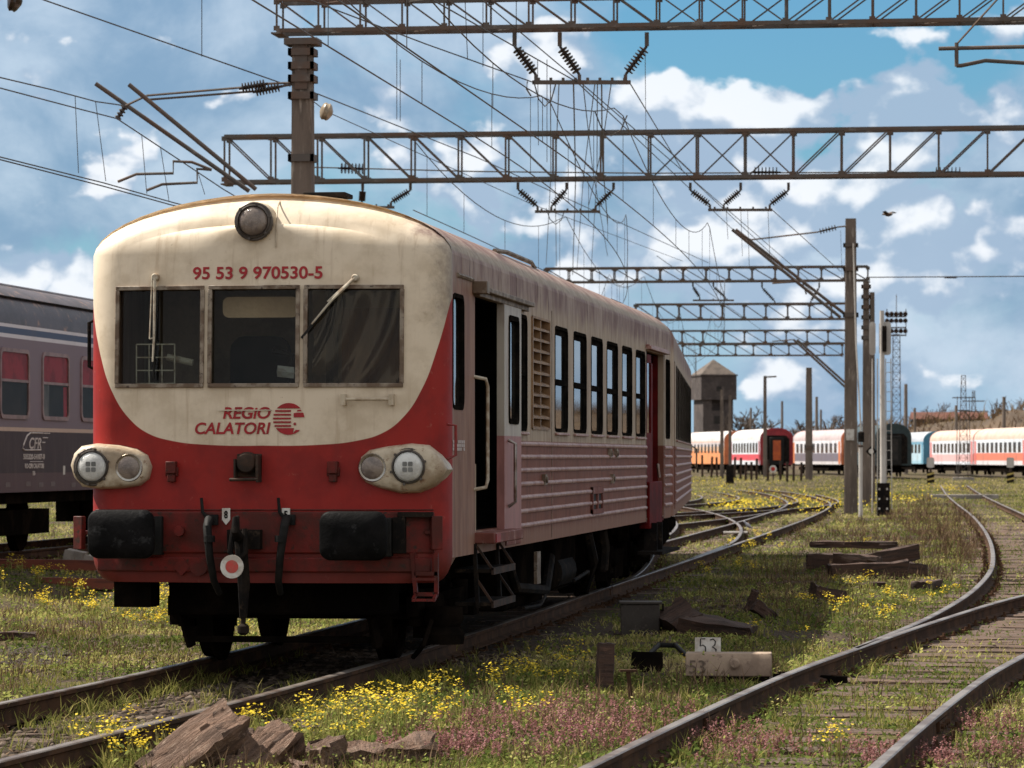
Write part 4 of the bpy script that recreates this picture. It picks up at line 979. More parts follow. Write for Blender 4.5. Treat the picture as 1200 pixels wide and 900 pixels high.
block('timber_block','squared rotten timber end between the slanted block and the crumbled pieces','timber',PY(308,893,20.7),(.20,.50,.22),lean_rot((.50,.45,.50),.6),M['wood'],.03,9,'rotten timber ends in the grass',2,True)
p = PY(381,889,20.6); p.z = .05; block('timber_block','small upright crumbled timber lump beside the yellow flowers','timber',p,(.15,.30,.26),(.2,.1,-.3),M['wood'],.05,4,'rotten timber ends in the grass',3)
p = PY(458,886,20.9); p.z = .04; block('timber_block','long flat decayed timber lying at the edge of the pink flowers','timber',p,(.52,.32,.17),(.05,-.12,.25),M['wood'],.06,5,'rotten timber ends in the grass',4)
p = PY(360,897,20.3); p.z = .0; block('timber_block','low broken timber fragment in front of the crumbled lump','timber',p,(.18,.2,.13),(0,.2,.5),M['wood'],.04,4,'rotten timber ends in the grass',9)
# point machine cover with its number plate
p = on(854,798); pm_ = thing('point_machine','grey concrete point machine cover marked 53 lying beside the curved rail','point machine',(p.x,p.y,p.z),R(3))
tan = mat('sandy_concrete',(.36,.27,.20),(.25,.18,.135),4,rough=.85,alt2=(.16,.11,.085)); bw = .345
mb = MB(); mb.prism([(-.145,0),(.145,0),(.15,.13),(.13,.185),(-.13,.185),(-.15,.13)],lambda u,v,w:(w,u,v+.06),-bw,bw); bd_ = mb.build('cover',tan,pm_,bevel=.008)
mb = MB(); mb.box(-bw+.08,bw-.02,-.13,.13,-.05,.06); mb.build('base',M['under'],pm_)
mb = MB(); mb.rev((.05,-.15,.165),(.05,-1,.165),[(0,.042),(.03,.042),(.04,.03)],16); mb.build('latch_knob',tan,pm_)
text_mesh('53',plain('faded_black',(.15,.11,.085),.8),'number_marking',pm_,(-.315,-.19,.085,.19),fn=lambda u,v,w:(u,-.1475-.02*(v-.0)*.0-.001-w-.004,v),depth=.002)
mb = MB(); mb.bar((.36,0,.05),(.95,.05,.03),.10,.05); mb.box(.40,.60,-.08,.08,-.03,.09); mb.build('drive_rod',M['under'],pm_); mb = MB(); mb.box(.42,.56,-.1,-.082,-.03,.085); mb.build('rod_cover',M['concrete'],pm_,bevel=.005)
q = PY(829.5,759,p.y+.17); npl = thing('number_plate','small white plate with black number 53 standing behind the concrete cover','sign',(q.x,q.y,q.z-.1425),R(2))
mb = MB(); mb.box(-.105,.105,0,.012,.06,.225); mb.build('plate',M['white'],npl); mb = MB(); mb.box(-.02,.02,.013,.03,-.05,.2); mb.build('stake',M['fit'],npl)
ink = plain('black_ink',(.012,.012,.012),.6)
# thin hand-painted strokes
for s_,x0 in (('5',-.07),('3',.012)):
    mb = MB(); st = {'5':[(.05,.145),(.012,.145),(.008,.085),(.03,.095),(.05,.08),(.052,.045),(.035,.02),(.008,.025)],'3':[(.005,.135),(.03,.145),(.05,.125),(.045,.095),(.025,.08),(.055,.06),(.052,.025),(.03,.003)]}[s_]
    mb.tube([(x0+a,-.003,.07+b) for a,b in st],.0052,6); mb.build('number_lettering',ink,npl)
for x0 in (-.098,.076): mb = MB(); mb.box(x0,x0+.02,-.004,.0,.075,.11); mb.build('ink_mark',ink,npl)
cb = MB(); cb.tube([on(760,779,.10),on(772,776,.17),on(792,776,.17),on(808,786,.13),on(826,797,.02)],[.022]*5,10); tag(cb.build('cable',M['rubber']),'black rubber hose arching into the concrete point machine cover','cable')
p = on(709,815); o = block('wooden_post','dark split wooden stump standing in the yellow flowers','post',(p.x,p.y,p.z+.17),(.10,.10,.42),(.02,.03,.3),M['scrap'],.02,3,seed=21)
p = on(736,830); t_ = thing('iron_stake','thin rusty iron stake with a flat top plate in the pink flowers','stake',p,.2); mb = MB(); mb.tube([(0.03,0,-.02),(0,0,.25)],[.014,.018],6); mb.build('shaft',M['railside'],t_); mb = MB(); mb.obox((0,0,.255),(.12,.06,.015)); mb.build('plate',M['railside'],t_)
mb = MB(); mb.obox((0,0,.08),(.26,.16,.16),(.0,.0,.1),jit=.01); p = on(758,784); o = mb.build('relay_housing',M['under'],bevel=.01); o.location = p; tag(o,'low black iron housing where the rubber hose starts','housing')
# cabinet
p = on(750,741); cbn = thing('cable_cabinet','squat dark steel cabinet with an overhanging lid in the shade of the railcar','cabinet',p,R(6)); cm = mat('brown_steel',(.045,.036,.03),(.03,.022,.018),4,rough=.6,alt2=(.08,.06,.05))
mb = MB(); mb.box(-.20,.20,-.16,.16,-.05,.31); mb.build('body',cm,cbn,bevel=.008); mb = MB(); mb.box(-.215,.225,-.18,.18,.31,.335); mb.build('lid',cm,cbn,bevel=.006); mb = MB(); mb.box(.225,.245,-.06,.02,.24,.31); mb.build('hasp',M['black'],cbn)
# earth-covered wreckage and scrap sleepers
def rot_pile(specs, group):
    for (px,py,dz,size,rot,lab,sd) in specs:
        p = on(px,py,dz); block('scrap_timber',lab,'timber',p,size,rot,M['scrap'],.035,4,group,sd)
rot_pile([(800,742,.10,(.34,.5,.26),(.3,-.5,.4),'peaked dark slab leaning beside the steel cabinet',31),(842,744,.07,(.75,.4,.16),(.1,.12,-.15),'broken brown plank flat behind the number plate',32),
          (880,722,.12,(.08,.08,.30),(.1,.3,.2),'short charred stick poking up behind the number plate',33),(897,730,.08,(.28,.14,.12),(.0,.6,.3),'splintered dark wedge beside the charred stick',34)],'rotten debris around the cabinet')
rot_pile([(980,667,.12,(.95,.34,.26),(0,.02,.1),'thick dark sleeper at the near end of the scrap pile',41),(1000,658,.27,(1.5,.28,.10),(0,.0,.0),'pale-topped plank across the top of the scrap pile',42),
          (1018,675,.12,(1.2,.30,.26),(0,-.05,.25),'front sleeper lying askew in the scrap pile',43),(1035,668,.22,(1.15,.28,.24),(0,-.18,.35),'slanting sleeper raised at one end of the scrap pile',44),
          (1005,670,.20,(.7,.3,.2),(0,.1,-.3),'short split sleeper in the middle of the scrap pile',45),(1068,672,.10,(.5,.24,.2),(0,.1,.5),'broken stub at the end of the scrap pile',46)],'pile of scrapped sleepers')
rot_pile([(968,706,.06,(.35,.25,.18),(0,.3,.4),'lone dark stump in the grass before the scrap pile',51),(1010,690,.03,(.6,.12,.06),(0,0,.3),'thin rotten lath lying in the yellow weeds',52),(1085,690,.05,(.25,.9,.16),(0,0,-.2),'rotted timber lying along the wavering rail',53)],'single pieces of rotten timber')
rot_pile([(12,752,.03,(.5,.22,.08),(0,0,.2),'flat brown board in the weeds before the purple coach',61)],'boards beside the purple coach')
rp = mat('rust_red_board',(.17,.045,.025),(.10,.03,.02),3,rough=.8,stretch=(.5,4,4))
for k,(px,py,L_,lab) in enumerate(((50,682,1.9,'long rust-red beam lying along the siding beside the purple coach'),(112,694,1.6,'second rust-red beam nearer the railcar front'))):
    p = on(px,py,.08); block('rusty_beam',lab,'beam',p,(L_,.24,.14),(0,.01,.03),rp,.012,3,'rusty beams by the siding',70+k)
for k,(px,py) in enumerate(((88,676),(112,680))):
    p = on(px,py,.1); block('concrete_sleeper_end',['grey concrete sleeper end behind the rust-red beams','grey concrete sleeper end next to the railcar buffer'][k],'sleeper end',p,(.28,.5,.2),(0,.2,.1),M['concrete'],.01,2,'concrete sleeper ends',75+k)
p = G(874,628); p.x -= .1; sb_ = MB(); sb_.tube([G(848,624,.10),G(876,624,.10)],.035,6); tag(sb_.build('stretcher_bar',M['greypole']),'pale steel switch rod lying between the far rails under the pigeon','switch rod')

# ---------------------------------------------------------------- vegetation
def veg_mat(name, cols, trans=.35, rough=.6):
    m, nt = newmat(name); at = N(nt,'ShaderNodeAttribute',attribute_name='tint'); g = N(nt,'ShaderNodeNewGeometry')
    f = math_(nt,'ADD', math_(nt,'MULTIPLY',at.outputs['Fac'],.65), math_(nt,'MULTIPLY',g.outputs['Random Per Island'],.35))
    c = ramp(nt,f,cols); d = N(nt,'ShaderNodeBsdfDiffuse',ins={0:c}); t = N(nt,'ShaderNodeBsdfTranslucent',ins={0:c})
    mx = N(nt,'ShaderNodeMixShader',ins={0:trans,1:d.outputs[0],2:t.outputs[0]}); N(nt,'ShaderNodeOutputMaterial',ins={0:mx.outputs[0]}); return m
GRASS = veg_mat('grass_blades',[(0,(.05,.066,.014)),(.30,(.14,.155,.038)),(.60,(.38,.33,.11)),(1,(.66,.53,.30))])
LEAF = veg_mat('weed_leaves',[(0,(.04,.06,.016)),(.33,(.115,.15,.036)),(.66,(.33,.34,.10)),(1,(.58,.48,.22))])
YEL = veg_mat('yellow_petals',[(0,(.55,.38,.02)),(.5,(.72,.54,.05)),(1,(.78,.64,.13))],.3)
PUR = veg_mat('purple_nettle',[(0,(.09,.055,.035)),(.4,(.20,.09,.085)),(.75,(.34,.17,.17)),(1,(.46,.30,.29))],.3)
DRY = veg_mat('dry_stems',[(0,(.05,.028,.018)),(.5,(.12,.075,.048)),(1,(.27,.19,.12))],.15)
def blades(x,y,z,h,wd,lean,tint,name,m):
    n = len(x); a = rng.uniform(0,2*np.pi,n); dx,dy = np.cos(a),np.sin(a); b = rng.uniform(0,2*np.pi,n); lx,ly = np.cos(b)*lean*h,np.sin(b)*lean*h
    V = np.empty((n,5,3))
    for k,(sg,t,ww) in enumerate(((-1,0,1),(1,0,1),(1,.55,.75),(-1,.55,.75),(0,1,0))):
        V[:,k,0] = x+sg*dx*wd*ww/2+lx*t*t; V[:,k,1] = y+sg*dy*wd*ww/2+ly*t*t; V[:,k,2] = z+h*t*(1-.25*lean*t)
    base = np.arange(n)[:,None]*5; F = np.concatenate([base+np.array([0,1,2,3]),base+np.array([3,2,4])],1).ravel()
    return setting(npmesh(name,V.reshape(-1,3),F,np.tile([4,3],n),m,attr=np.repeat(tint,5)),'stuff')
def leaves(x,y,z,size,tint,name,m,tilt=.9,asp=1.6):
    n = len(x); a = rng.uniform(0,2*np.pi,n); t = rng.uniform(-tilt,tilt,n); u = np.stack([np.cos(a)*np.cos(t),np.sin(a)*np.cos(t),np.sin(t)],1); r_ = rng.uniform(-tilt,tilt,n)
    v = np.stack([-np.sin(a)*np.cos(r_),np.cos(a)*np.cos(r_),np.sin(r_)],1); c = np.stack([x,y,z],1); s = size[:,None]
    V = np.stack([c-u*s*.5*asp,c+v*s*.5,c+u*s*.5*asp,c-v*s*.5],1).reshape(-1,3); F = np.arange(4*n)
    return setting(npmesh(name,V,F,np.full(n,4),m,attr=np.repeat(tint,4)),'stuff')
def wedge(n, d0, d1, pw=1.0, margin=.025):
    """ground points inside a wedge around the yard, thinning with distance."""
    uu = rng.uniform(0,1,n); d = d0*(d1/d0)**uu if pw==1 else (d0**(1-pw)+(d1**(1-pw)-d0**(1-pw))*uu)**(1/(1-pw))
    k = rng.uniform(-.1412-margin,.1412+margin,n); xc = k*d
    return xc*CT-d*ST, xc*ST+d*CT, d
def railmask(x,y):
    """1 away from rails and the dark strip, 0 on them."""
    a = sstep(np.abs(x-tcx(y)),.9,1.9)
    a = np.where(y>50, 1.0, a); return a
CL = [np.array(spline(p_,1.0)) for p_ in ([(-2.0,8),(-1.40,19.3),(-.88,26.9),(-.47,31),(.2,37),(1.1,43.7),(3.4,56)],[(-.45,31.3),(.10,38),(.50,46),(.70,56),(.60,75),(.15,100),(-.6,128)])]
def bedmask(x,y):
    m = np.ones_like(x)
    for c in CL:
        cx = np.interp(y,c[:,1],c[:,0],left=99,right=99); m *= .42+.58*sstep(np.abs(x-cx)+.5*(fbm(x*1.4,y*.9,41)-.5),.85,1.4)
    return m
def keep(x,y,thr,seed,sc_=.5):
    return fbm(x*sc_,y*sc_,seed) > thr
def tintmap(x,y): return np.clip((fbm(x*.35,y*.35,23)-.5)*2.2+.42+.18*(x> -3)*0+rng.normal(0,.09,len(x)),0,1)
# short turf
x,y,d = wedge(330000,18.5,300,1.25); s = (rng.uniform(0,1,len(x))<railmask(x,y)*bedmask(x,y)) & ((fbm(x*.7,y*.7,31)+.12*(fbm(x*3,y*3,33)-.5)>.47)|(d>90)); x,y,d = x[s],y[s],d[s]
h = rng.uniform(.015,.068,len(x))*(.6+.9*fbm(x*.9,y*.9,8))*(1+d/160); blades(x,y,gz(x,y)-.005,h,.006+d*.00016,rng.uniform(.2,.9,len(x)),tintmap(x,y),'grass',GRASS)
# broad-leaved ground cover
x,y,d = wedge(230000,18.5,190,1.2); s = (rng.uniform(0,1,len(x))<railmask(x,y)*bedmask(x,y)) & (fbm(x*1.1,y*1.1,37)>.475); x,y,d = x[s],y[s],d[s]
leaves(x,y,gz(x,y)+rng.uniform(.005,.07,len(x))*(.5+fbm(x*1.3,y*1.3,9)),rng.uniform(.010,.028,len(x))*(1+d/120),np.clip(tintmap(x,y)-.05,0,1),'ground_cover',LEAF)
# bushy little weeds that break up the turf
x0_,y0_,d0_ = wedge(5200,19,160,1.25); s_ = (railmask(x0_,y0_)*bedmask(x0_,y0_) > rng.uniform(.35,.95,len(x0_))) & (fbm(x0_*.6,y0_*.6,91) > .5); x0_,y0_ = x0_[s_],y0_[s_]; k = 26; R_ = np.repeat(rng.uniform(.04,.12,len(x0_)),k); th_ = np.repeat(np.clip(rng.normal(.45,.28,len(x0_)),0,1),k)
X = np.repeat(x0_,k)+rng.normal(0,.6,len(R_))*R_; Y = np.repeat(y0_,k)+rng.normal(0,.6,len(R_))*R_; leaves(X,Y,gz(X,Y)+np.abs(rng.normal(0,.75,len(R_)))*R_,rng.uniform(.007,.019,len(R_))*(.8+np.hypot(X,Y)/75),np.clip(th_+rng.normal(0,.08,len(R_)),0,1),'weed_clumps',LEAF)
X = np.repeat(x0_,6)+rng.normal(0,.05,len(x0_)*6); Y = np.repeat(y0_,6)+rng.normal(0,.05,len(x0_)*6); blades(X,Y,gz(X,Y),rng.uniform(.08,.24,len(X)),.005+np.hypot(X,Y)*.00011,rng.uniform(.1,.6,len(X)),rng.uniform(.3,1,len(X)),'weed_stalks',DRY)
# taller tufts along the rails and between the sleepers
px_ = []; py_ = []
for xr in (-.9,-.62,.62,.9,1.15): 
    for k in range(70): yq = rng.uniform(17.5,30.5); px_.append(float(tcx(yq))+xr+rng.normal(0,.06)); py_.append(yq)
for k in range(90): yq = rng.uniform(17.5,28); px_.append(float(tcx(yq))+rng.uniform(-.6,.6)); py_.append(yq)
for k in range(420):
    q = G(rng.uniform(0,1200),rng.uniform(760,905)); 
    if abs(q.x-float(tcx(q.y)))>.5: px_.append(q.x); py_.append(q.y)
px_ = np.array(px_); py_ = np.array(py_); n_ = 16; x = np.repeat(px_,n_)+rng.normal(0,.035,len(px_)*n_); y = np.repeat(py_,n_)+rng.normal(0,.035,len(px_)*n_)
blades(x,y,gz(x,y)-.01,rng.uniform(.06,.22,len(x))*np.repeat(rng.uniform(.5,1.1,len(px_)),n_),.0085,rng.uniform(.2,1.0,len(x)),np.clip(rng.normal(.33,.12,len(x)),0,1),'tall_grass',GRASS)
# flowers: clumps placed on the ground where the photo has them
def region(n, ell):
    X = []; Y = []
    wts = np.array([e[4] for e in ell],float); cnt = (n*wts/wts.sum()).astype(int)
    for (cx,cy,rx,ry,_),c_ in zip(ell,cnt):
        a = rng.uniform(0,2*np.pi,c_); r_ = np.sqrt(rng.uniform(0,1,c_)); qx = cx+rx*r_*np.cos(a); qy = np.maximum(cy+ry*r_*np.sin(a),548)
        for u_,v_ in zip(qx,qy): p = G(u_,v_); X.append(p.x); Y.append(p.y)
    return np.array(X),np.array(Y)
YE = [(50,700,60,18,5),(150,714,90,26,7),(240,742,60,25,1.5),(140,886,60,18,2),(230,880,60,16,1.2),(360,858,90,20,4),(520,838,55,25,4),(430,850,70,18,2),(640,822,70,22,4),(590,850,80,22,2),(600,785,60,30,1),(700,790,50,30,1),(1000,716,70,26,4),(900,745,60,28,1),(860,672,50,16,2),(1010,655,60,18,1.5),(985,886,25,6,1.0),(1160,880,40,14,1.2),(1060,700,60,18,1),(880,645,40,10,2),(1150,690,40,14,.8),(760,800,60,25,.7)]
def flowers(n, ell, spread, hh, per, sz, name):
    cx,cy = region(n,ell); g_ = fbm(cx*1.6,cy*.9,71) > .52; cx,cy = cx[g_],cy[g_]; hs = rng.uniform(.5,1.15,len(cx))*hh; k = per; d = np.hypot(cx,cy)
    X = np.repeat(cx,k)+rng.normal(0,spread,len(cx)*k); Y = np.repeat(cy,k)+rng.normal(0,spread,len(cx)*k); H = np.repeat(hs,k)*rng.uniform(.70,1.08,len(X)); Z = gz(X,Y)
    leaves(X,Y,Z+H,rng.uniform(.6,1.25,len(X))*sz*np.repeat(.75+d/90,k),rng.uniform(0,1,len(X)),name,YEL,.6,1.1)
    return cx,cy,hs
cx,cy,hs = flowers(560,YE,.036,.24,24,.019,'yellow_flowers')
X = np.repeat(cx,9)+rng.normal(0,.03,len(cx)*9); Y = np.repeat(cy,9)+rng.normal(0,.03,len(cx)*9); blades(X,Y,gz(X,Y),np.repeat(hs,9)*rng.uniform(.7,1.0,len(X)),.006,rng.uniform(.05,.3,len(X)),rng.uniform(.15,.55,len(X)),'flower_stems',GRASS)
X = np.repeat(cx,10)+rng.normal(0,.05,len(cx)*10); Y = np.repeat(cy,10)+rng.normal(0,.05,len(cx)*10); leaves(X,Y,gz(X,Y)+np.repeat(hs,10)*rng.uniform(.1,.7,len(X)),rng.uniform(.015,.035,len(X)),rng.uniform(.2,.7,len(X)),'flower_leaves',LEAF)
FAR = [(880,588,80,10,3),(1060,580,90,12,4),(1150,572,60,8,2),(960,572,60,8,2),(850,600,50,8,2),(840,570,40,6,1),(1010,590,60,8,1),(940,598,60,7,1)]
cx,cy = region(420,FAR); g_ = fbm(cx*.35,cy*.05,77) > .53; cx,cy = cx[g_],cy[g_]; k = 7; X = np.repeat(cx,k)+rng.normal(0,.25,len(cx)*k); Y = np.repeat(cy,k)+rng.normal(0,.8,len(cx)*k); leaves(X,Y,gz(X,Y)+rng.uniform(.12,.34,len(X)),rng.uniform(.04,.09,len(X)),rng.uniform(0,1,len(X)),'yellow_flower_drift',YEL,.7,1.1)
# pink-purple dead-nettle carpet: short whorled spikes
PE = [(590,868,110,30,5),(500,880,60,20,2),(690,850,60,18,1.5),(720,880,60,20,2),(980,868,140,20,3),(1120,860,80,30,3),(860,880,60,18,1.5),(790,850,50,16,.6),(1180,880,40,25,1.5),(1080,890,80,12,2)]
cx,cy = region(3300,PE); s = (rng.uniform(0,1,len(cx))<(.35+.65*bedmask(cx,cy))) & (fbm(cx*2.2,cy*1.2,73) > .47); cx,cy = cx[s],cy[s]; hs = rng.uniform(.05,.15,len(cx)); k = 13
X = np.repeat(cx,k)+rng.normal(0,.006,len(cx)*k); Y = np.repeat(cy,k)+rng.normal(0,.006,len(cx)*k); lv = np.tile(np.linspace(.45,1,k),len(cx)); leaves(X,Y,gz(X,Y)+np.repeat(hs,k)*lv,.019*(1.25-.6*lv),np.clip(np.repeat(rng.normal(.5,.2,len(cx)),k)+rng.normal(0,.12,len(X)),0,1),'dead_nettle',PUR,.8,1.2)
# dry brown stalks
DE = [(1100,612,50,24,5),(1060,600,40,20,3),(980,630,60,22,2),(1090,650,60,30,3),(930,672,60,20,1),(1130,630,30,30,2),(560,815,40,18,1),(60,730,60,30,2),(200,735,80,20,1),(920,700,60,30,1),(780,830,60,20,.8),(1050,640,90,20,2)]
cx,cy = region(950,DE); k = 8; X = np.repeat(cx,k)+rng.normal(0,.07,len(cx)*k); Y = np.repeat(cy,k)+rng.normal(0,.07,len(cx)*k); d = np.hypot(X,Y); blades(X,Y,gz(X,Y),rng.uniform(.06,.30,len(X))*np.clip(d/60,.35,1.2),.004+d*.00012,rng.uniform(.1,.7,len(X)),rng.uniform(0,1,len(X)),'dry_stalks',DRY)
# loose stones, chips and clods
def stones(x,y,s,m,name,zoff=0):
    n = len(x); ico = bmesh.new(); bmesh.ops.create_icosphere(ico,subdivisions=1,radius=1); B = np.array([v.co for v in ico.verts]); T = np.array([[v.index for v in f.verts] for f in ico.faces]); ico.free()
    J = 1+rng.uniform(-.3,.3,(n,len(B),1)); a = rng.uniform(0,2*np.pi,n); ca,sa = np.cos(a)[:,None],np.sin(a)[:,None]; q = B[None]*J*np.stack([s*rng.uniform(.7,1.4,n),s*rng.uniform(.7,1.3,n),s*rng.uniform(.35,.8,n)],1)[:,None,:]
    V = np.stack([q[...,0]*ca-q[...,1]*sa+x[:,None],q[...,0]*sa+q[...,1]*ca+y[:,None],q[...,2]+gz(x,y)[:,None]+zoff],-1)
    F = (T[None]+(np.arange(n)*len(B))[:,None,None]).reshape(-1); return setting(npmesh(name,V.reshape(-1,3),F,np.full(n*len(T),3),m,attr=np.repeat(rng.uniform(0,1,n),len(B))),'stuff')
STONE = veg_mat('ballast_stone',[(0,(.035,.027,.022)),(.5,(.085,.064,.05)),(1,(.20,.16,.13))],0)
x,y,d = wedge(15000,18.5,75,1.4); s = (fbm(x*.8,y*.8,61)>.52)|((np.abs(x-TX)<1.4)&(y<40)&(rng.uniform(0,1,len(x))<2)); stones(x[s],y[s],rng.uniform(.008,.032,s.sum()),STONE,'gravel')
y = rng.uniform(17,34,4200); x = tcx(y)+rng.uniform(-1.3,1.3,4200); stones(x,y,rng.uniform(.01,.04,len(x)),STONE,'ballast')
x,y = region(2600,[(150,768,110,14,4),(40,775,60,12,2),(320,835,110,16,2),(260,805,60,10,1)]); stones(x,y,rng.uniform(.008,.04,len(x)),STONE,'rubble')
x,y = region(3200,[(830,735,80,26,3),(890,702,80,20,3),(960,690,60,16,1),(660,775,60,18,1),(1090,655,40,26,1)]); g_ = fbm(x*1.3,y*.8,97) > .46; x,y = x[g_],y[g_]; stones(x,y,rng.uniform(.012,.05,len(x)),STONE,'rubble')
# dead straw lying flat between the weeds
x,y,d = wedge(26000,18.5,110,1.3); g_ = fbm(x*.9,y*.9,99) > .42; x,y,d = x[g_],y[g_],d[g_]; leaves(x,y,gz(x,y)+rng.uniform(.004,.03,len(x)),rng.uniform(.006,.011,len(x))*(.8+d/80),rng.uniform(.3,1,len(x)),'straw_litter',DRY,.25,11)
SOIL = mat('dark_soil',(.035,.026,.02),(.06,.045,.035),9,rough=.95,bump=1)
cx,cy = region(2600,[(40,768,46,12,2),(25,776,30,8,1)]); stones(cx,cy,rng.uniform(.008,.045,len(cx)),SOIL,'soil_clods',.02)
# pale splinters between the rails
for k in range(16):
    p = G(rng.uniform(20,470),rng.uniform(798,868)); 
    if abs(p.x-float(tcx(p.y))) < .60 or (p.x > float(tcx(p.y))+.95 and p.x < TX+2):
        block('wood_splinter','grey weathered wood splinters scattered beside the rails of the railcar track','splinter',(p.x,p.y,float(gz(p.x,p.y))+.012),(rng.uniform(.15,.5),rng.uniform(.03,.09),.03),(0,0,rng.uniform(-.6,.6)),M['sleeper'],.008,2,'wood splinters on the track',80+k)
# ---------------------------------------------------------------- overhead line
def insulator(mb, a, b, r=.075, n=7):
    a = Vector(a); b = Vector(b); L_ = (b-a).length; pr = [(0,.022),(L_*.12,.022)]
    for k in range(n):
        t = L_*(.14+.72*k/(n-1)) if n>1 else L_/2; pr += [(t-.020,.03),(t-.008,r),(t+.012,r*.9),(t+.016,.03)]
    pr += [(L_*.88,.022),(L_,.022)]; mb.rev(a,b,pr,10)
def ins_part(parent, a, b, r=.075, n=7): mb = MB(); insulator(mb,a,b,r,n); return mb.build('insulator',M['insul'],parent,angle=30)
def truss(label, Y, x0, x1, zb, zt, w, bay, ch, lt, mode='back', split=None):
    t = thing('portal_truss',label,'portal truss',((x0+x1)/2,Y,0),0,'lattice portals over the yard'); X0,X1 = x0-(x0+x1)/2,x1-(x0+x1)/2
    for yy in (-w/2,w/2):
        for zz in (zb,zt):
            mb = MB(); mb.box(X0,X1,yy-ch/2,yy+ch/2,zz-ch/2,zz+ch/2); mb.build('chord',M['truss'],t)
    n = max(2,int(round((X1-X0)/bay))); bx = (X1-X0)/n
    for k,yy in enumerate((-w/2,w/2)):
        mb = MB()
        for i in range(n+1):
            x = X0+bx*i; mb.bar((x,yy,zb),(x,yy,zt),lt,lt); mb.box(x-lt*1.6,x+lt*1.6,yy-lt*.62,yy+lt*.62,zb,zb+lt*2.6); mb.box(x-lt*1.6,x+lt*1.6,yy-lt*.62,yy+lt*.62,zt-lt*2.6,zt)
            if i<n:
                frac = i/n; fl = (k==1 and split is not None and frac>split[1]) or (split is not None and frac>split[0] and k==0)
                if fl: mb.bar((x,yy,zb),(x+bx,yy,zt),lt*.8,lt*.8)
                else: mb.bar((x,yy,zt),(x+bx,yy,zb),lt*.8,lt*.8)
        mb.build('lattice_face',M['truss'],t,smooth=False)
    for zz in (zb,zt):
        mb = MB()
        for i in range(n):
            x = X0+bx*i; mb.bar((x,-w/2,zz),(x,w/2,zz),lt*.8,lt*.8); 
            sg_ = -1 if i%2 else 1; mb.bar((x,-w/2*sg_,zz),(x+bx,w/2*sg_,zz),lt*.6,lt*.6)
        mb.build('cross_bracing',M['truss'],t,smooth=False)
    for xx in (X0,X1):
        mb = MB(); mb.box(xx-.08,xx+.08,-w/2-.06,w/2+.06,zb-ch*.9,zb-ch*.5); mb.build('end_plate',M['truss'],t)
    return t
Y1,Y2 = 55.0,82.0
def XZ(px,py,Y): p = PY(px,py,Y); return p.x,p.z
def tr(label,Y,pxa,pxb,ytop,ybot,w,bay,ch,lt,split=None):
    x0,zb = XZ(pxa,ybot,Y); _,zt = XZ(pxa,ytop,Y); x1,_ = XZ(pxb,ybot,Y); return truss(label,Y,x0,x1,zb,zt,w,bay,ch,lt,split=split), zb, zt
T1,zb1,zt1 = tr('nearest lattice portal, cut by the top of the picture, resting on the stout concrete mast',Y1,328,1330,2,38,.50,.66,.06,.028,(.55,.42))
T2,zb2,zt2 = tr('second lattice portal spanning the whole yard just above the railcar roof',Y2,266,1330,161,214,.55,1.08,.078,.040,(.60,.45))
T3,zb3,zt3 = tr('third lattice portal whose end stands on the slim mast behind the tall one',132,640,1017,315,331,.5,.85,.075,.04)
T4,zb4,zt4 = tr('fourth lattice portal, seen under the third one',168,745,1000,357,375,.5,1.0,.09,.05)
T5,zb5,zt5 = tr('fifth lattice portal with double dark chords',196,775,995,388,403,.5,1.1,.09,.05)
T6,zb6,zt6 = tr('farthest lattice portal just above the stone tower roof',226,800,987,404,417,.5,1.1,.09,.05)
def mast(label, px, py_base, py_top, wpx, d=None, name='catenary_mast', m='mast', steps=True, group='concrete masts along the tracks'):
    p = G(px,py_base) if d is None else P(px,HY,d); p.z = float(gz(p.x,p.y)); dd = (CZ-p.z)*FPX/(py_base-HY) if d is None else d
    H = CZ+(HY-py_top)/FPX*dd-p.z; wd = wpx*dd/FPX; t = thing(name,label,'mast',p,0,group); mb = MB()
    mb.lattice([[(sx*wd/2*k,sy*wd*.42*k,z) for sx,sy in ((-1,-1),(-.8,-1.12),(.8,-1.12),(1,-1),(1,1),(.8,1.12),(-.8,1.12),(-1,1))] for z,k in ((-.3,1.12),(H*.5,1.0),(H,.86))])
    mb.build('shaft',M[m],t,angle=30); return t,p,H,wd
m1,p1,H1,w1 = mast('stout concrete mast with rusty collars rising behind the railcar roof',355,0,52,26,55.6)
def collar(t,z,wd,hh=.12,k=1.35,m='truss'):
    mb = MB(); mb.box(-wd/2*k,wd/2*k,-wd/2*k,-wd/2*k+.05,z,z+hh); mb.box(-wd/2*k,wd/2*k,wd/2*k-.05,wd/2*k,z,z+hh); mb.box(-wd/2*k,-wd/2*k+.05,-wd/2*k,wd/2*k,z,z+hh); mb.box(wd/2*k-.05,wd/2*k,-wd/2*k,wd/2*k,z,z+hh); return mb.build('collar',M[m],t)
def zat(py,d): return CZ+(HY-py)/FPX*d
for py in (66,82,97,117,190): collar(m1,zat(py,55.6)-p1.z,w1,.11,1.16)
mb = MB(); mb.obox((0,0,H1+.03),(w1*1.5,w1*1.3,.10)); mb.box(-w1*.28,w1*.28,-w1*.5,w1*.5,H1-.7,H1); mb.build('head_plate',M['truss'],m1)
m2,p2,H2,w2 = mast('tallest concrete mast right of the far coaches, carrying a twin-tube bracket',997,602,260,14); collar(m2,H2-.9,w2,.12,1.2); collar(m2,zat(372,115)-p2.z,w2,.14,1.25); collar(m2,zat(318,115)-p2.z,w2,.12,1.2)
m3,p3,H3,w3 = mast('slim brownish mast with beaded top close behind the tallest mast',1015,592,333,8)
m4,p4,H4,w4 = mast('second slim mast standing just beside the beaded one',1022,589,345,6.5)
for k in range(6): collar(m3,H3-.25-.38*k,w3,.14,1.35)
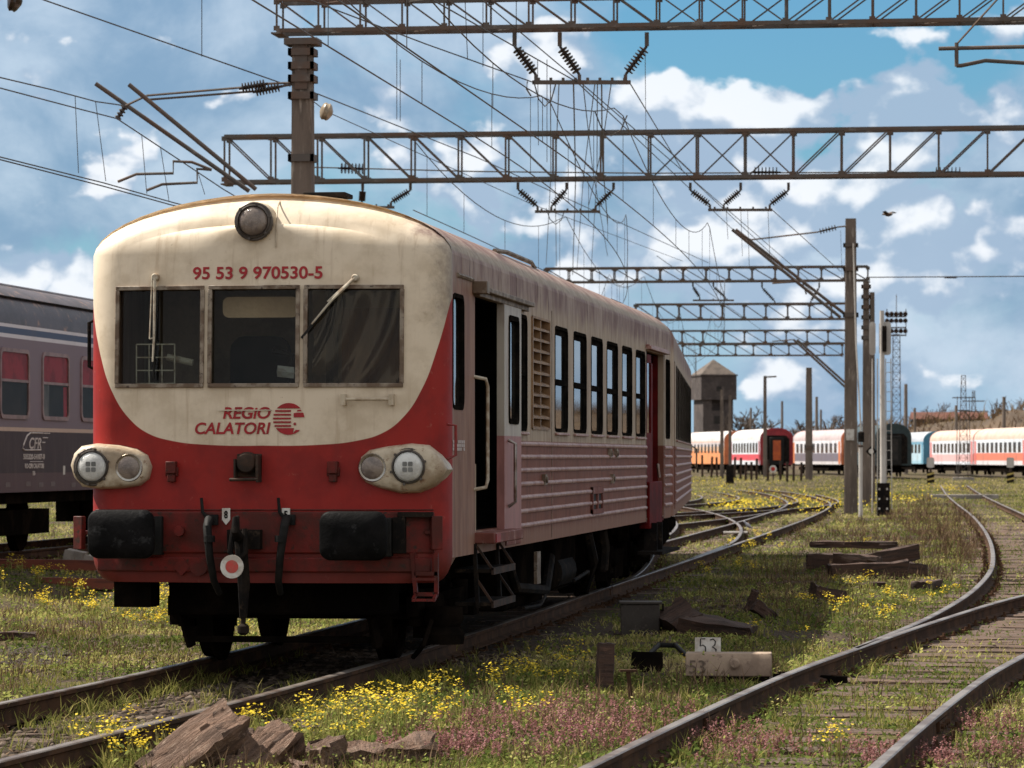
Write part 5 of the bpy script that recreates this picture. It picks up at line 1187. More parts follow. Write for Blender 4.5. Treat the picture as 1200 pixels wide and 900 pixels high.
m5,p5,H5,w5 = mast('lone mid-distance mast before the white and grey coach',948,565,420,8.5); collar(m5,zat(527,256)-p5.z,w5,.3,1.25)
m6,p6,H6,w6 = mast('thin mast with a short arm in front of the red-ended coach',896.5,562,430,4.5); mb = MB(); mb.bar((0,0,H6-.1),(.9,0,H6-.05),.12,.12); mb.build('arm',M['mast'],m6)
m7,p7,H7,w7 = mast('narrow speckled mast beside the orange coach',846,563,449,4.2); m8,p8,H8,w8 = mast('narrow mast on a black foot beside the orange coach',855.5,571,455,3.6); mb = MB(); mb.box(-.22,.22,-.2,.2,-.1,1.1); mb.build('foot',M['black'],m8)
mr,pr_,Hr,wr = mast('concrete mast at the outer end of the nearest portal',1328,0,42,24,56.0)
# weights and tubes hanging at the tall mast
def tube_post(label,px,yb,yt,wpx,m='greypole',name='weight_guide',cat='guide tube',group='grey guide tubes at the masts'):
    p = G(px,yb); d = CZ*FPX/(yb-HY); H = CZ+(HY-yt)/FPX*d; t = thing(name,label,cat,p,0,group); r = wpx*d/FPX/2; mb = MB(); mb.tube([(0,0,-.1),(0,0,H)],r,8); mb.build('tube',M[m],t); mb = MB(); mb.rev((0,0,H),(0,0,H+1),[(0,r*1.25),(.05,r*1.25),(.07,r*.6)],8); mb.build('cap',M['fit'],t); return t
tube_post('thick grey guide tube at the foot of the tallest mast',1008.5,606,524,4.6); tube_post('thin grey guide tube at the foot of the beaded mast',1013.5,592,528,2.2); tube_post('thin grey guide tube in front of the second slim mast',1019,588,530,2.6)
mb = MB(); mb.box(-w2*.36,w2*.30,-w2*.62,-w2*.5,zat(516,115)-p2.z,zat(503,115)-p2.z); mb.build('number_tablet',M['white'],m2)
q0 = P(1000,285,114); q1 = P(1003,400,114); q2 = P(1009,505,114); mb = MB(); mb.tube([q0,q1,q2],.028,6); tag(mb.build('tension_cable',M['greypole']),'stiff tension cable slanting down the tallest mast to its guide tube','cable'); mb = MB(); mb.rev(q2-Vector((0,0,.35)),q2+Vector((0,0,1)),[(0,.1),(.3,.1),(.34,.03)],8); tag(mb.build('tension_weight',M['black']),'small black tension weight above the thick grey guide tube','weight')

# brackets: two long slanting tubes, a top stay with insulators
def tubes(label, segs, r, m='truss', name='cantilever_bracket', cat='bracket', ins=(), thin=(), group='cantilever brackets on the masts'):
    c = Vector(segs[0][1]); t = thing(name,label,cat,c,0,group)
    for s in segs: mb = MB(); mb.tube([Vector(q)-c for q in s],r,8); mb.build('tube',M[m],t)
    for s in thin: mb = MB(); mb.tube([Vector(q)-c for q in s],r*.55,6); mb.build('registration_arm',M[m],t)
    for a,b,rr,nn in ins: ins_part(t,Vector(a)-c,Vector(b)-c,rr,nn)
    return t
Pm = lambda px,py,d=55.6: P(px,py,d)
W_ = PY
tubes('large bracket of two slanting tubes reaching up beside the stout concrete mast',[(Pm(112,98,56.2),Pm(292,224,56.2)),(Pm(151,99,55.2),Pm(300,222,55.2))],.034,
      ins=[(Pm(280,104),Pm(314,98),.08,8),(Pm(296,108),Pm(331,101),.08,8),(Pm(137,140),Pm(147,124),.06,4)],
      thin=[(Pm(172,112),Pm(284,102.5)),(Pm(172,117),Pm(298,107)),(Pm(314,98),Pm(342,97)),(Pm(331,101),Pm(342,99)),(Pm(147,124),Pm(172,112))])
tubes('pair of hooked registration arms left of the cab roof',[(Pm(138,213),Pm(160,204),Pm(203,203),Pm(203,189),Pm(225,190),Pm(248,199)),(Pm(172,223),Pm(190,216),Pm(231,214),Pm(231,198),Pm(248,199))],.022,name='registration_arms',cat='bracket')
tubes('bracket of two slanting tubes on the tallest mast',[(Pm(858,269,114),Pm(985,372,114)),(Pm(862,269,115),Pm(990,368,115))],.05,
      ins=[(Pm(958,272,114),Pm(982,266,114),.10,6)],thin=[(Pm(880,281,114),Pm(958,272,114)),(Pm(982,266,114),Pm(992,265,114)),(Pm(858,269,114),Pm(880,281,114)),(Pm(905,332,114),Pm(940,330,114),Pm(945,345,114))])
tubes('small slanting bracket in front of the farthest portal',[(Pm(930,398,190),Pm(992,455,190)),(Pm(934,398,191),Pm(992,450,191))],.06,thin=[(Pm(905,400,190),Pm(930,398,190))])
tubes('loose end of a bracket at the upper corner against the cloud',[(P(1100,57,50),P(1330,52,50)),(P(1121,77,50),P(1126,77,50),P(1155,71,50),P(1330,82,50)),(P(1121,50,50),P(1121,78,50))],.028,thin=[(P(1121,52,50),P(1168,0,50),P(1180,-12,50))])
mb = MB(); q = Pm(383,131,55); mb.rev(q+Vector((-.1,-.02,.03)),q+Vector((.1,.02,-.03)),[(0,.03),(.03,.11),(.06,.135),(.10,.125),(.13,.135),(.16,.11),(.2,.03)],18); tag(mb.build('glass_insulator',mat('pale_insulator',(.35,.28,.2),(.2,.15,.1),8,rough=.25),None),'round pale insulator disc hanging on a stay beside the stout mast','insulator')
mb = MB(); q = W_(18,1,47.5); mb.tube([q,q+Vector((0,0,.14))],.008,5); mb.rev(q+Vector((-.1,-.02,.03)),q+Vector((.1,.02,-.03)),[(0,.03),(.03,.12),(.06,.155),(.10,.14),(.13,.155),(.16,.12),(.2,.03)],18); tag(mb.build('glass_insulator',M['insul'],None),'round insulator disc cut by the upper corner of the picture','insulator')

# hangers below the portals
def hanger(label, Y, arms, ychord, drop, bar, tips, r=.085):
    """arms: x of the short posts under the chord; tips: x where each insulator meets the bar; bar: (x0,x1,y)."""
    c = PY((bar[0]+bar[1])/2,bar[2],Y); t = thing('insulator_hanger',label,'hanger',c,0,'insulator hangers under the portals'); q = lambda px,py: PY(px,py,Y)-c
    mb = MB(); mb.bar(q(bar[0],bar[2]),q(bar[1],bar[2]),.07,.06); k = int((bar[1]-bar[0])/14)
    for i in range(k): a = q(bar[0]+(bar[1]-bar[0])*(i+.5)/k,bar[2]); mb.box(a.x-.02,a.x+.02,a.y-.03,a.y+.03,a.z,a.z+.07)
    mb.build('yoke_bar',M['truss'],t)
    for ax,tx in zip(arms,tips):
        mb = MB(); a = q(ax,ychord); b = q(ax,ychord+drop); mb.bar(a,b,.06,.06); mb.build('post',M['truss'],t)
        e = q(tx,bar[2]-9*55/Y*(1 if Y<70 else 1)); ins_part(t,b,e,r,8); mb = MB(); mb.bar(e,q(tx,bar[2]),.05,.05); mb.build('link',M['truss'],t)
    return t
hanger('insulator hanger with three strings below the nearest portal',Y1,(603,656,758),38,16,(624,739,96.5),(628,679,733))
hanger('three-string hanger below the second portal, over the railcar roof',Y2,(607,664,719),214,8,(627,703,248),(630,646,698))
hanger('three-string hanger below the second portal, nearer its right half',Y2,(809,868,924),214,9,(830,905,246),(832,848,902))
hanger('short hanger of the second portal partly hidden by the cab roof',Y2,(425,481),214,9,(420,462,243),(424,458))
hanger('small double hanger below the third portal',132,(812,836),331,5,(812,860,352),(820,850),.07)
hanger('hanger with a flat bar below the third portal beside the tall mast',132,(893,960),331,6,(902,955,357),(908,950),.07)
# line of tension insulators along the second portal
def span(label, pts, r=.012, ins=(), name='span_wire', cat='wire', group=None, sag=0.0, drops=(), m='wire'):
    P_ = [Vector(p) for p in pts]; c = P_[0].copy(); L = []
    for a,b in zip(P_[:-1],P_[1:]):
        n = 10 if sag else 1
        for i in range(n): t_ = i/n; v_ = a.lerp(b,t_); v_.z -= sag*4*t_*(1-t_); L.append(v_)
    L.append(P_[-1]); mb = MB(); mb.tube([q-c for q in L],r,5)
    if not ins and not drops: o = mb.build(name,M[m]); o.location = c; return tag(o,label,cat,group)
    t = thing(name,label,cat,c,0,group); mb.build('wire',M[m],t)
    for a,b,rr in ins: ins_part(t,Vector(a)-c,Vector(b)-c,rr,7)
    for a,b in drops: mb = MB(); mb.tube([Vector(a)-c,Vector(b)-c],r*.55,4); mb.build('dropper',M[m],t)
    return t
q = lambda px,py: PY(px,py,Y2+.5)
span('cross-span wire with three insulator strings along the second portal',[q(366,196),q(560,201),q(760,203),q(1330,201)],.016,[(q(396,197),q(430,198),.13),(q(880,202),q(915,202),.13),(q(1092,202),q(1130,202),.13)],group='wires of the overhead line')
span('straight wire leaving the third portal towards the edge of the picture',[PY(1015,325,132),PY(1330,323,132)],.02,[(PY(1106,325,132),PY(1122,325,132),.05)],group='wires of the overhead line')

# wires running along the tracks
WG = 'wires of the overhead line'
def along(X, z, ya, yb): return [Vector((X,ya,z)),Vector((X,yb,z))]
def catenary(label, X, zc, zm, ya, yb, sp=27.0, sagm=.9, dp=5.4, ph=0, bend=0):
    """contact wire, its messenger sagging between supports, droppers."""
    t = thing('overhead_wire',label,'overhead wire',(X,ya,zc),0,WG); n = int((yb-ya)/1.5); mes = []; con = []
    for i in range(n+1):
        y = ya+(yb-ya)*i/n; k = ((y-Y1)/sp)%1.0; s_ = sagm*4*k*(1-k); dxx = -bend*max(0,y-45)**2; mes.append(Vector((dxx,y-ya,zm-zc-s_))); con.append(Vector((dxx,y-ya,0)))
    mb = MB(); mb.tube(con,.009,5); mb.build('contact_wire',M['wire'],t); mb = MB(); mb.tube(mes,.0085,5); mb.build('messenger_wire',M['wire'],t)
    y = ya+ph
    while y < yb:
        i = min(int((y-ya)/(yb-ya)*n),n); mb = MB(); mb.tube([con[i],mes[i]],.0045,4); mb.build('dropper',M['wire'],t); y += dp
catenary('catenary over the railcar track, contact wire and sagging messenger',TX,5.75,7.15,30,190,bend=.0006)
catenary('second catenary slightly to the side of the railcar track',TX-1.05,5.95,7.35,30,190,ph=2,bend=.0012)
catenary('catenary sweeping between the third and fourth portals',-9.3,5.8,7.3,58,200,ph=2,bend=.0003)
W = lambda px,py,Y: PY(px,py,Y)
span('long thin wire falling from the upper corner to the stout mast',[W(-300,-123,40),W(40,-4,48),W(340,101,55.6)],.011,drops=[(W(236.5,-10,52),W(236.5,66,52.6))],group=WG)
span('wire running on from the stout mast down across both portals',[W(372,110,55.6),W(560,185,75),W(830,308,130)],.011,drops=[(W(465,36,60),W(465,140,64)),(W(469,70,62),W(469,142,64))],group=WG)
span('stay with the pale insulator disc, slanting behind the second portal',[W(366,118,55.6),W(383,131,56),W(620,238,82),W(800,306,120)],.008,group=WG)
span('wire reaching from the top edge to the near hanger bar',[W(352,-4,44),W(500,52,50),W(626,97,55)],.010,drops=[(W(566,0,52),W(566,78,53)),(W(545,0,51),W(548,70,52))],group=WG)
span('upper wire of the near hanger continuing to the tall mast bracket',[W(500,-4,44),W(676,96,55),W(860,270,110)],.010,drops=[(W(605,0,50),W(605,55,51)),(W(630,70,54),W(631,170,60)),(W(641,70,54),W(641,190,62))],group=WG)
span('steep wire from the near hanger bar to the third portal',[W(738,97,55),W(800,200,85),W(960,350,132)],.010,drops=[(W(756,60,56),W(757,170,80))],group=WG)
span('wire from the second portal to the bracket on the tallest mast',[W(905,246,82),W(985,318,115)],.010,group=WG)
span('pair of wires crossing behind the second portal',[W(560,-4,50),W(690,105,62),W(950,330,130)],.010,group=WG)
span('low thin wire towards the stone tower',[W(770,300,120),W(900,392,226)],.012,group=WG)
# wires over the siding of the purple coach, running down to the left of the cab roof
YL = lambda px: 47+px*.036
WL = lambda px,py: PY(px,py,YL(px))
span('upper messenger wire over the purple coach, ending at the large bracket',[WL(-320,15),WL(-12,88),WL(60,105),WL(112,119),WL(147,124)],.010,drops=[(WL(112,119),WL(124,212)),(WL(88,112),WL(92,203))],group=WG)
span('lower messenger wire over the purple coach, running on behind the bracket tubes',[WL(-320,27),WL(-12,100),WL(90,127),WL(137,139),WL(205,184),WL(262,222),WL(330,262)],.010,drops=[(WL(166,157),WL(172,227)),(WL(188,172),WL(198,235)),(WL(232,202),WL(240,228))],group=WG)
span('upper contact wire over the purple coach roof',[WL(-320,98),WL(-12,181),WL(120,214),WL(205,238),WL(300,262)],.010,group=WG)
span('lower contact wire over the purple coach roof',[WL(-320,101),WL(-12,184),WL(120,218),WL(200,240),WL(300,266)],.010,group=WG)
# almost upright bundle below the near hanger
vb = [(618,96,55,622,112,56),(645,98,55,640,310,118),(655,98,55,652,312,120),(672,98,55,671,322,124),(697,99,55,676,318,124),(700,99,55,693,312,126),(705,100,55,712,262,100),(716,99,55,690,240,95),(683,97,55,712,300,122)]
lab = ['stub below the bar end','first','second with a thick joint','middle','crossing','outer','short outer','slanting','loose']
for k,(a,b,ya,c_,d_,yb) in enumerate(vb):
    span('drooping feeder wire, %s of the bundle below the near hanger'%lab[k],[W(a,b,ya),W((a+c_)/2+(3 if k%2 else -3),(b+d_)/2,(ya+yb)/2*.92),W(c_,d_,yb)],.009 if k%3 else .013,group='drooping wires below the near hanger')
for k,(a,b,c_,d_) in enumerate(((626,97,651,99),(697,130,735,135),(640,244,662,246))):
    A,B = W(a,b,55.2 if k<2 else 82.2),W(c_,d_,55.2 if k<2 else 82.2); mid = (A+B)/2; mid.z -= .33; mb = MB(); mb.tube([A,A*.6+mid*.4-Vector((0,0,.11)),mid-Vector((0,0,.02)),B*.6+mid*.4-Vector((0,0,.11)),B],.011,6)
    tag(mb.build('jumper_loop',M['wire']),['curved jumper loop at the end of the near hanger bar','curved jumper loop low among the drooping wires','curved jumper loop at the hanger over the railcar roof'][k],'wire',WG)
for k,(px,a,b,Y) in enumerate(((868,246,300,84),(876,246,312,84),(900,246,300,84),(851,246,280,84),(985,270,330,114),(708,345,360,120))):
    span('%s dropper below the right half of the second portal'%['straight','longer','slim','short','tall mast','low'][k],[W(px,a,Y),W(px+2,b,Y+3)],.006,group='droppers below the second portal')

# ---------------------------------------------------------------- signals and posts
p = G(1035,604); d_ = CZ*FPX/(604-HY); k1 = d_/FPX; sg = thing('signal_post','pale grey signal post with two rounded back boards, ladder and black foot','signal',p)
Hs = CZ+(HY-364)*k1; mb = MB(); mb.tube([(0,0,0),(-.02,0,Hs*.5),(-.04,0,Hs)],[.10,.085,.07],10); mb.build('pole',M['greypole'],sg)
for x0,x1 in ((-16.5,-9),(-5,9)):
    mb = MB(); mb.prism(rrect(x0*k1,x1*k1,(604-416)*k1,(604-377)*k1,.09),lambda u,v,w:(u,w,v),.09,.12); mb.build('back_board',M['greypole'],sg)
mb = MB(); mb.box(-1*k1,4*k1,-.2,.09,(604-412)*k1,(604-382)*k1); mb.build('lamp_unit',M['black'],sg,bevel=.02)
mb = MB()
for xx in (.10,.26): mb.bar((xx,.1,.2),(xx-.03,.1,(604-420)*k1),.03,.03)
for i in range(15): z = .5+i*.3; mb.bar((.10,.1,z),(.26,.1,z),.02,.02)
mb.build('ladder',M['greypole'],sg)
for xx in (-.18,-.34): mb = MB(); mb.tube([(xx,.15,.0),(xx,.15,(604-420)*k1)],.022,6); mb.build('cable_duct',M['greypole'],sg)
mb = MB(); mb.box(-.18,.20,-.16,.16,-.05,38*k1); mb.build('foot',M['black'],sg)
mb = MB()
for i in range(3):
    for xx in (-.14,.10): mb.box(xx,xx+.05,-.165,-.158,.18+i*.3,.24+i*.3)
mb.build('foot_marking',M['white'],sg)
mb = MB(); mb.box(-.3,.3,-.02,.02,0,.5) ; p = P(1021,529,128); o = mb; mb = MB(); mb.rev(p,p+Vector((0,-1,0)),[(0,.20),(.03,.20)],4); t_ = mb.build('route_plate',M['black']); tag(t_,'small black and white route plate hung on the slim masts','sign'); mb = MB(); mb.rev(p+Vector((0,-.035,0)),p+Vector((0,-1,0)),[(0,.09),(.01,.09)],12); mb.build('plate_disc',M['white'],t_)
# red-white disc
p = G(906,566); d_ = CZ*FPX/31; k2 = d_/FPX; ds = thing('disc_signal','small round white disc with red centre before the red-ended coach','signal',p); mb = MB(); mb.tube([(0,0,-.1),(0,0,16*k2)],.05,6); mb.build('post',M['fit'],ds)
mb = MB(); mb.rev((0,-.03,16.5*k2),(0,-1,16.5*k2),[(0,4.4*k2),(.03,4.4*k2)],20); mb.build('disc',M['white'],ds); mb = MB(); mb.rev((0,-.061,16.5*k2),(0,-1,16.5*k2),[(0,2.5*k2),(.01,2.5*k2)],16); mb.build('disc_centre',mat('disc_red',(.55,.03,.02),rough=.5),ds)
fp = None
for k,(px,yb) in enumerate(((823,562),(834,563),(840,562),(861,565),(868,565),(874,566),(880.5,566),(886.7,566),(900,567),(914.7,567),(922.5,568),(930,567),(939,566))):
    p = G(px,yb); dd = CZ*FPX/(yb-HY); h = (28+random.uniform(-3,3))*dd/FPX; mb = MB(); mb.obox((0,0,h/2-.05),(.16,.14,h),(random.uniform(-.04,.04),random.uniform(-.05,.05),0)); o = mb.build('boundary_post',M['fit'],bevel=.015); o.location = p; tag(o,'short dark post in the row before the coaches','post','row of dark posts before the coaches')
for px,lb in ((1090.5,'dwarf signal with yellow-black foot nearer the lattice pole'),(1184,'dwarf signal with yellow-black foot at the edge of the picture')):
    p = G(px,566); dw = thing('dwarf_signal',lb,'signal',p,0,'dwarf signals before the pale coaches'); mb = MB(); mb.box(-.25,.25,-.2,.2,-.05,.75); mb.build('foot',M['black'],dw); mb = MB(); mb.tube([(0,0,.7),(0,0,1.2)],.08,8); mb.build('stem',M['fit'],dw); mb = MB(); mb.prism(rrect(-.26,.26,1.05,1.75,.12),lambda u,v,w:(u,w,v),-.12,.12); mb.build('head',M['greypole'],dw); mb = MB()
    for z in (.15,.5): mb.add([(-.25,-.206,z),(.25,-.206,z+.12),(.25,-.206,z+.24),(-.25,-.206,z+.12)],[(0,1,2,3)])
    mb.build('foot_stripe',mat('signal_yellow',(.55,.42,.12),rough=.6),dw,smooth=False)
# lattice pole with ladders and cross arms
def lattice_mast(name,label,cat,px,yb,yt,wb,wt,d=None,n=10,m='truss',plinth=False,th=.05):
    p = G(px,yb) if d is None else P(px,HY,d); p.z = 0; d = CZ*FPX/(yb-HY) if d is None else d; H = CZ+(HY-yt)/FPX*d; t = thing(name,label,cat,p); mb = MB()
    c = [(-1,-1),(1,-1),(1,1),(-1,1)]; f = lambda z: (wb+(wt-wb)*z/H)/2
    for a,b in c: mb.bar((a*f(0),b*f(0),0),(a*f(H),b*f(H),H),th,th)
    mb.build('leg_frame',M[m],t,smooth=False); mb = MB()
    for i in range(n):
        z0,z1 = H*i/n,H*(i+1)/n
        for k in range(4):
            a,b = c[k],c[(k+1)%4]; mb.bar((a[0]*f(z0),a[1]*f(z0),z0),(b[0]*f(z1),b[1]*f(z1),z1),th*.6,th*.6); mb.bar((a[0]*f(z1),a[1]*f(z1),z1),(b[0]*f(z1),b[1]*f(z1),z1),th*.6,th*.6)
    mb.build('bracing',M[m],t,smooth=False)
    if plinth: mb = MB(); mb.box(-.8,.8,-.5,.5,-.1,.25); mb.build('plinth',M['concrete'],t,bevel=.03)
    return t,H,d
lp,Hl,dl_ = lattice_mast('lattice_pole','rusty lattice pole with cross arms standing before the pale coaches','pole',1129,563,440,.75,.30,plinth=True,n=14)
for py,wd in ((466,26),(481,16)):
    z = CZ+(HY-py)/FPX*dl_; mb = MB(); mb.bar((-wd/2*dl_/FPX,0,z),(wd/2*dl_/FPX,0,z),.08,.08); mb.build('cross_arm',M['truss'],lp)
for sx in (-1,1): mb = MB(); mb.tube([(sx*.5,-.3,.3),(sx*.45,-.3,Hl*.8)],.03,5); mb.build('downpipe',M['truss'],lp)
lt,Hh,dh = lattice_mast('floodlight_tower','tall lattice floodlight tower with two lamp platforms beyond the signal post','floodlight tower',1050.5,0,392,1.2,.9,480,18,th=.09)
for py in (393,384,371):
    z = CZ+(HY-py)/FPX*dh; mb = MB(); mb.box(-1.3,1.3,-1.0,1.0,z-.06,z+.06)
    for a,b in ((-1.25,-.95),(1.25,-.95),(1.25,.95),(-1.25,.95)): mb.bar((a,b,z),(a,b,z+1.0),.07,.07)
    mb.build('platform',M['truss'],lt,smooth=False)
for k in range(5):
    for py in (387,375,367): z = CZ+(HY-py)/FPX*dh; mb = MB(); x = -1.2+.6*k; mb.rev((x,-1.0,z),(x,-2,z-.6),[(0,.12),(.1,.28),(.35,.33),(.36,.05)],8); mb.build('floodlight',M['fit'],lt)
mb = MB(); mb.tube([(0,0,Hh),(0,0,CZ+(HY-345)/FPX*dh)],.05,5); mb.build('lightning_rod',M['truss'],lt)
for k,(px,yt,d,wd,lb) in enumerate(((1061.5,450,380,.42,'dark wooden pole just right of the floodlight tower'),(1072,478,400,.32,'short dark pole between the tower and the bushes'),(1176.5,465,380,.42,'dark pole above the pale coaches near the picture edge'),(1120.5,475,380,.36,'dark pole close to the lattice pole'),(916.5,470,420,.32,'bare pole above the red-ended coach'),(880,478,420,.3,'bare pole among the leafless trees'),(957,465,400,.36,'bare pole above the white and grey coach'),(962,480,430,.3,'lower bare pole beside it above the grey coach'))):
    p = P(px,HY,d); p.z = 0; H = CZ+(HY-yt)/FPX*d; mb = MB(); mb.tube([(0,0,-.3),(0,0,H)],[wd/2*1.2,wd/2*.8],8); o = mb.build('utility_pole',M['mast']); o.location = p; tag(o,lb,'pole','distant poles beyond the coaches')
# stray pale kerb across the track
p = G(1130,585); mb = MB(); mb.obox((0,0,.08),(80*CZ*FPX/50/FPX,.3,.24),(0,0,TH)); o = mb.build('concrete_beam',M['concrete'],bevel=.02); o.location = p; tag(o,'long pale concrete beam lying across the wavering rails','beam')

# ---------------------------------------------------------------- coaches
def stripes(name, stops, dirt=.38, rough=.4):
    m, nt = newmat(name); co = objco(nt); z = N(nt,'ShaderNodeSeparateXYZ',ins={0:co}).outputs[2]; c = ramp(nt,math_(nt,'DIVIDE',z,5.0),[(a/5.0,b) for a,b in stops],'CONSTANT')
    n_ = noise(nt,co,2.5,6,.65,(1,1,.3)); c = mixc(nt,math_(nt,'MULTIPLY',smooth(nt,n_,.45,.75),dirt*2),c,(.16,.12,.10)); return finish(m,nt,c,rough,0,n_,.08)
WGL = mat('coach_window_glass',(.025,.028,.032),(.05,.05,.055),2,rough=.06,spec=.9,bump=0)
def csec(hw,zb,zs,h,n=9,e=2.3):
    return [(hw,zb),(hw,zs)]+[(hw*math.cos(R(a))**(2/e),zs+h*math.sin(R(a))**(2/e)) for a in np.linspace(10,90,n)]+[(-hw*math.cos(R(a))**(2/e),zs+h*math.sin(R(a))**(2/e)) for a in np.linspace(80,10,n-1)]+[(-hw,zs),(-hw,zb)]
def coach(label, p0, rz, L, side, roof, endm, nwin, wz, vis, m_under='under', wfrac=.62, group='coaches parked in the yard', zr=.2, H=4.25, endcol=None, top=3.25):
    t = thing('passenger_coach',label,'coach',p0,rz,group); s = csec(1.41,1.1,top,H-top)
    mb = MB(); mb.lattice([[(x,y,z) for x,z in s[:2]+s[-2:]] for y in (0.0,L)],cap=False); mb.build('body',side,t,smooth=False)
    rf = s[1:-1]; mb = MB(); rows = [[(x*(1-.0),y,z) for x,z in rf] for y in (0,.3,L-.3,L)]; mb.lattice(rows,closed=False,cap=False); mb.build('roof',roof,t)
    for y,sg_ in ((0,-1),(L,1)): mb = MB(); mb.add([(x,y,z) for x,z in s],[tuple(range(len(s)))]); mb.add([(x*1.015,y+sg_*.06,1.1+(z-1.1)*1.006) for x,z in s]+[(x*.90,y+sg_*.06,1.1+(z-1.1)*.95) for x,z in s],[(i,i+1,i+1+len(s),i+len(s)) for i in range(len(s)-1)]); mb.build('end_wall',endm,t,smooth=False)
    mb = MB(); mb.box(-.62,.62,-.28,-.07,1.1,3.45); mb.build('gangway',M['rubber'],t,bevel=.06); 
    if endcol: mb = MB(); mb.box(-.33,.33,-.30,-.285,1.5,3.2); mb.build('end_door',endcol,t); mb = MB(); mb.add([(-1.1,-.09,1.25),(1.1,-.09,1.25),(1.1,-.09,3.3),(.8,-.09,3.62),(-.8,-.09,3.62),(-1.1,-.09,3.3)],[(0,1,2,3,4,5)]); mb.build('end_panel',M['black'],t,smooth=False)
    pit = (L-3.2)/nwin; wm = None
    for k in range(nwin):
        y = 1.6+pit*(k+.5)
        if wm is None: mb = MB(); mb.prism(rrect(-pit*wfrac/2,pit*wfrac/2,wz[0],wz[1],.08),lambda u,v,w:(vis*(1.41+w),u,v),-.02,.012); o = mb.build('window',WGL,t); wm = o.data
        else: o = bpy.data.objects.new('window',wm); COL.objects.link(o); o.parent = t
        o.location = (0,y,0)
    for y in (.75,L-.75): mb = MB(); mb.box(min(vis*1.40,vis*1.425),max(vis*1.40,vis*1.425),y-.42,y+.42,1.15,3.15); mb.build('door',endm,t)
    for y in (3.2,L-3.2):
        mb = MB(); mb.box(-1.1,1.1,y-1.6,y+1.6,.55,.85)
        b = mb.build('bogie',M[m_under],t)
        for q_ in (-1.25,1.25): mb = MB(); mb.rev((-.8,y+q_,zr+.46),(.8,y+q_,zr+.46),[(0,.46),(.12,.46),(.13,.1),(1.47,.1),(1.48,.46),(1.6,.46)],18); mb.build('wheelset',M[m_under],b)
    mb = MB(); mb.box(-1.2,1.2,7,L-7,.5,1.1); mb.box(-1.3,1.3,.3,L-.3,.95,1.1); mb.build('underframe',M[m_under],t)
    return t
def fc(label, npx, nd, fpx, side, roof, endm, nwin, vis, wz=(2.15,3.0), L=24.5, endcol=None, wfrac=.62, H=4.25):
    a = P(npx,HY,nd); lo,hi = nd,nd+L
    for _ in range(30):
        m_ = (lo+hi)/2; b = P(fpx,HY,m_)
        if (b-a).length < L: lo = m_
        else: hi = m_
    b = P(fpx,HY,lo); dv = b-a; a.z = 0; return coach(label,a,math.atan2(-dv.x,dv.y),L,side,roof,endm,nwin,wz,vis,wfrac=wfrac,endcol=endcol,H=H)
wroof = mat('pale_coach_roof',(.62,.58,.57),(.48,.42,.40),1.2,rough=.5); broof = mat('dusty_pink_roof',(.60,.43,.35),(.50,.34,.27),1.0,rough=.5,alt2=(.66,.52,.45)); groof = mat('mauve_coach_roof',(.46,.38,.38),(.38,.30,.30),1.2,rough=.5); blroof = mat('bluish_coach_roof',(.42,.45,.50),(.34,.36,.40),1.2,rough=.5)
orange = stripes('orange_coach_side',[(0,(.75,.28,.10)),(2.35,(.62,.40,.26)),(2.75,(.56,.50,.50)),(3.2,(.70,.26,.09))]); redw = stripes('white_red_side',[(0,(.62,.64,.70)),(1.45,(.60,.05,.07)),(2.0,(.66,.70,.76))]); greyw = stripes('white_grey_side',[(0,(.60,.58,.60)),(1.35,(.16,.15,.19)),(2.1,(.70,.71,.76))])
pinkw = stripes('white_pink_side',[(0,(.66,.68,.76)),(1.35,(.70,.42,.42)),(2.0,(.70,.72,.78))]); orw = stripes('white_orange_side',[(0,(.66,.63,.66)),(1.45,(.68,.19,.12)),(2.1,(.70,.74,.80))]); blue = stripes('light_blue_side',[(0,(.30,.50,.62)),(1.4,(.42,.58,.68)),(3.0,(.12,.32,.46))]); dkb = stripes('dark_blue_green_side',[(0,(.02,.05,.06)),(2.0,(.025,.07,.09))])
cred = mat('coach_end_red',(.33,.02,.03),(.24,.015,.025),2,rough=.45); corg = mat('coach_end_orange',(.62,.20,.08),(.5,.15,.06),2,rough=.5); cpink = mat('coach_end_pink',(.60,.16,.15),(.5,.14,.13),2,rough=.5); cdk = mat('coach_end_dark_teal',(.012,.028,.033),(.02,.04,.045),2,rough=.5); cblue = mat('coach_end_blue',(.08,.28,.42),(.06,.22,.34),2,rough=.5)
fc('orange coach with grey window band and white roof beside the second railcar',866,342,818,orange,wroof,corg,10,-1,wfrac=.5)
fc('white coach with red stripe, red end wall and open orange door',910,311,874,redw,wroof,cred,9,-1,endcol=mat('doorway_orange',(.55,.11,.02),(.4,.07,.02),2,rough=.5))
fc('white coach with dark grey lower band and mauve roof behind the lone mast',1004,320,946,greyw,groof,corg,10,-1)
fc('white and grey coach with an orange end rim, half hidden by the tallest mast',1036,301,1000,greyw,groof,corg,9,-1,wfrac=.5)
fc('dark teal coach showing its black end behind the signal post',1047,287,1012,dkb,cdk,cdk,9,-1,endcol=M['dark'],H=4.4)
fc('light blue coach peeping out behind the dark teal one',1099,352,1058,blue,blroof,cblue,9,-1)
fc('pale coach with pink lower stripe and beige-pink roof behind the lattice pole',1159,320,1107,pinkw,broof,cpink,10,-1)
fc('pale coach with orange-red stripe and beige-pink roof at the edge of the picture',1222,293,1160,orw,broof,cpink,10,-1)
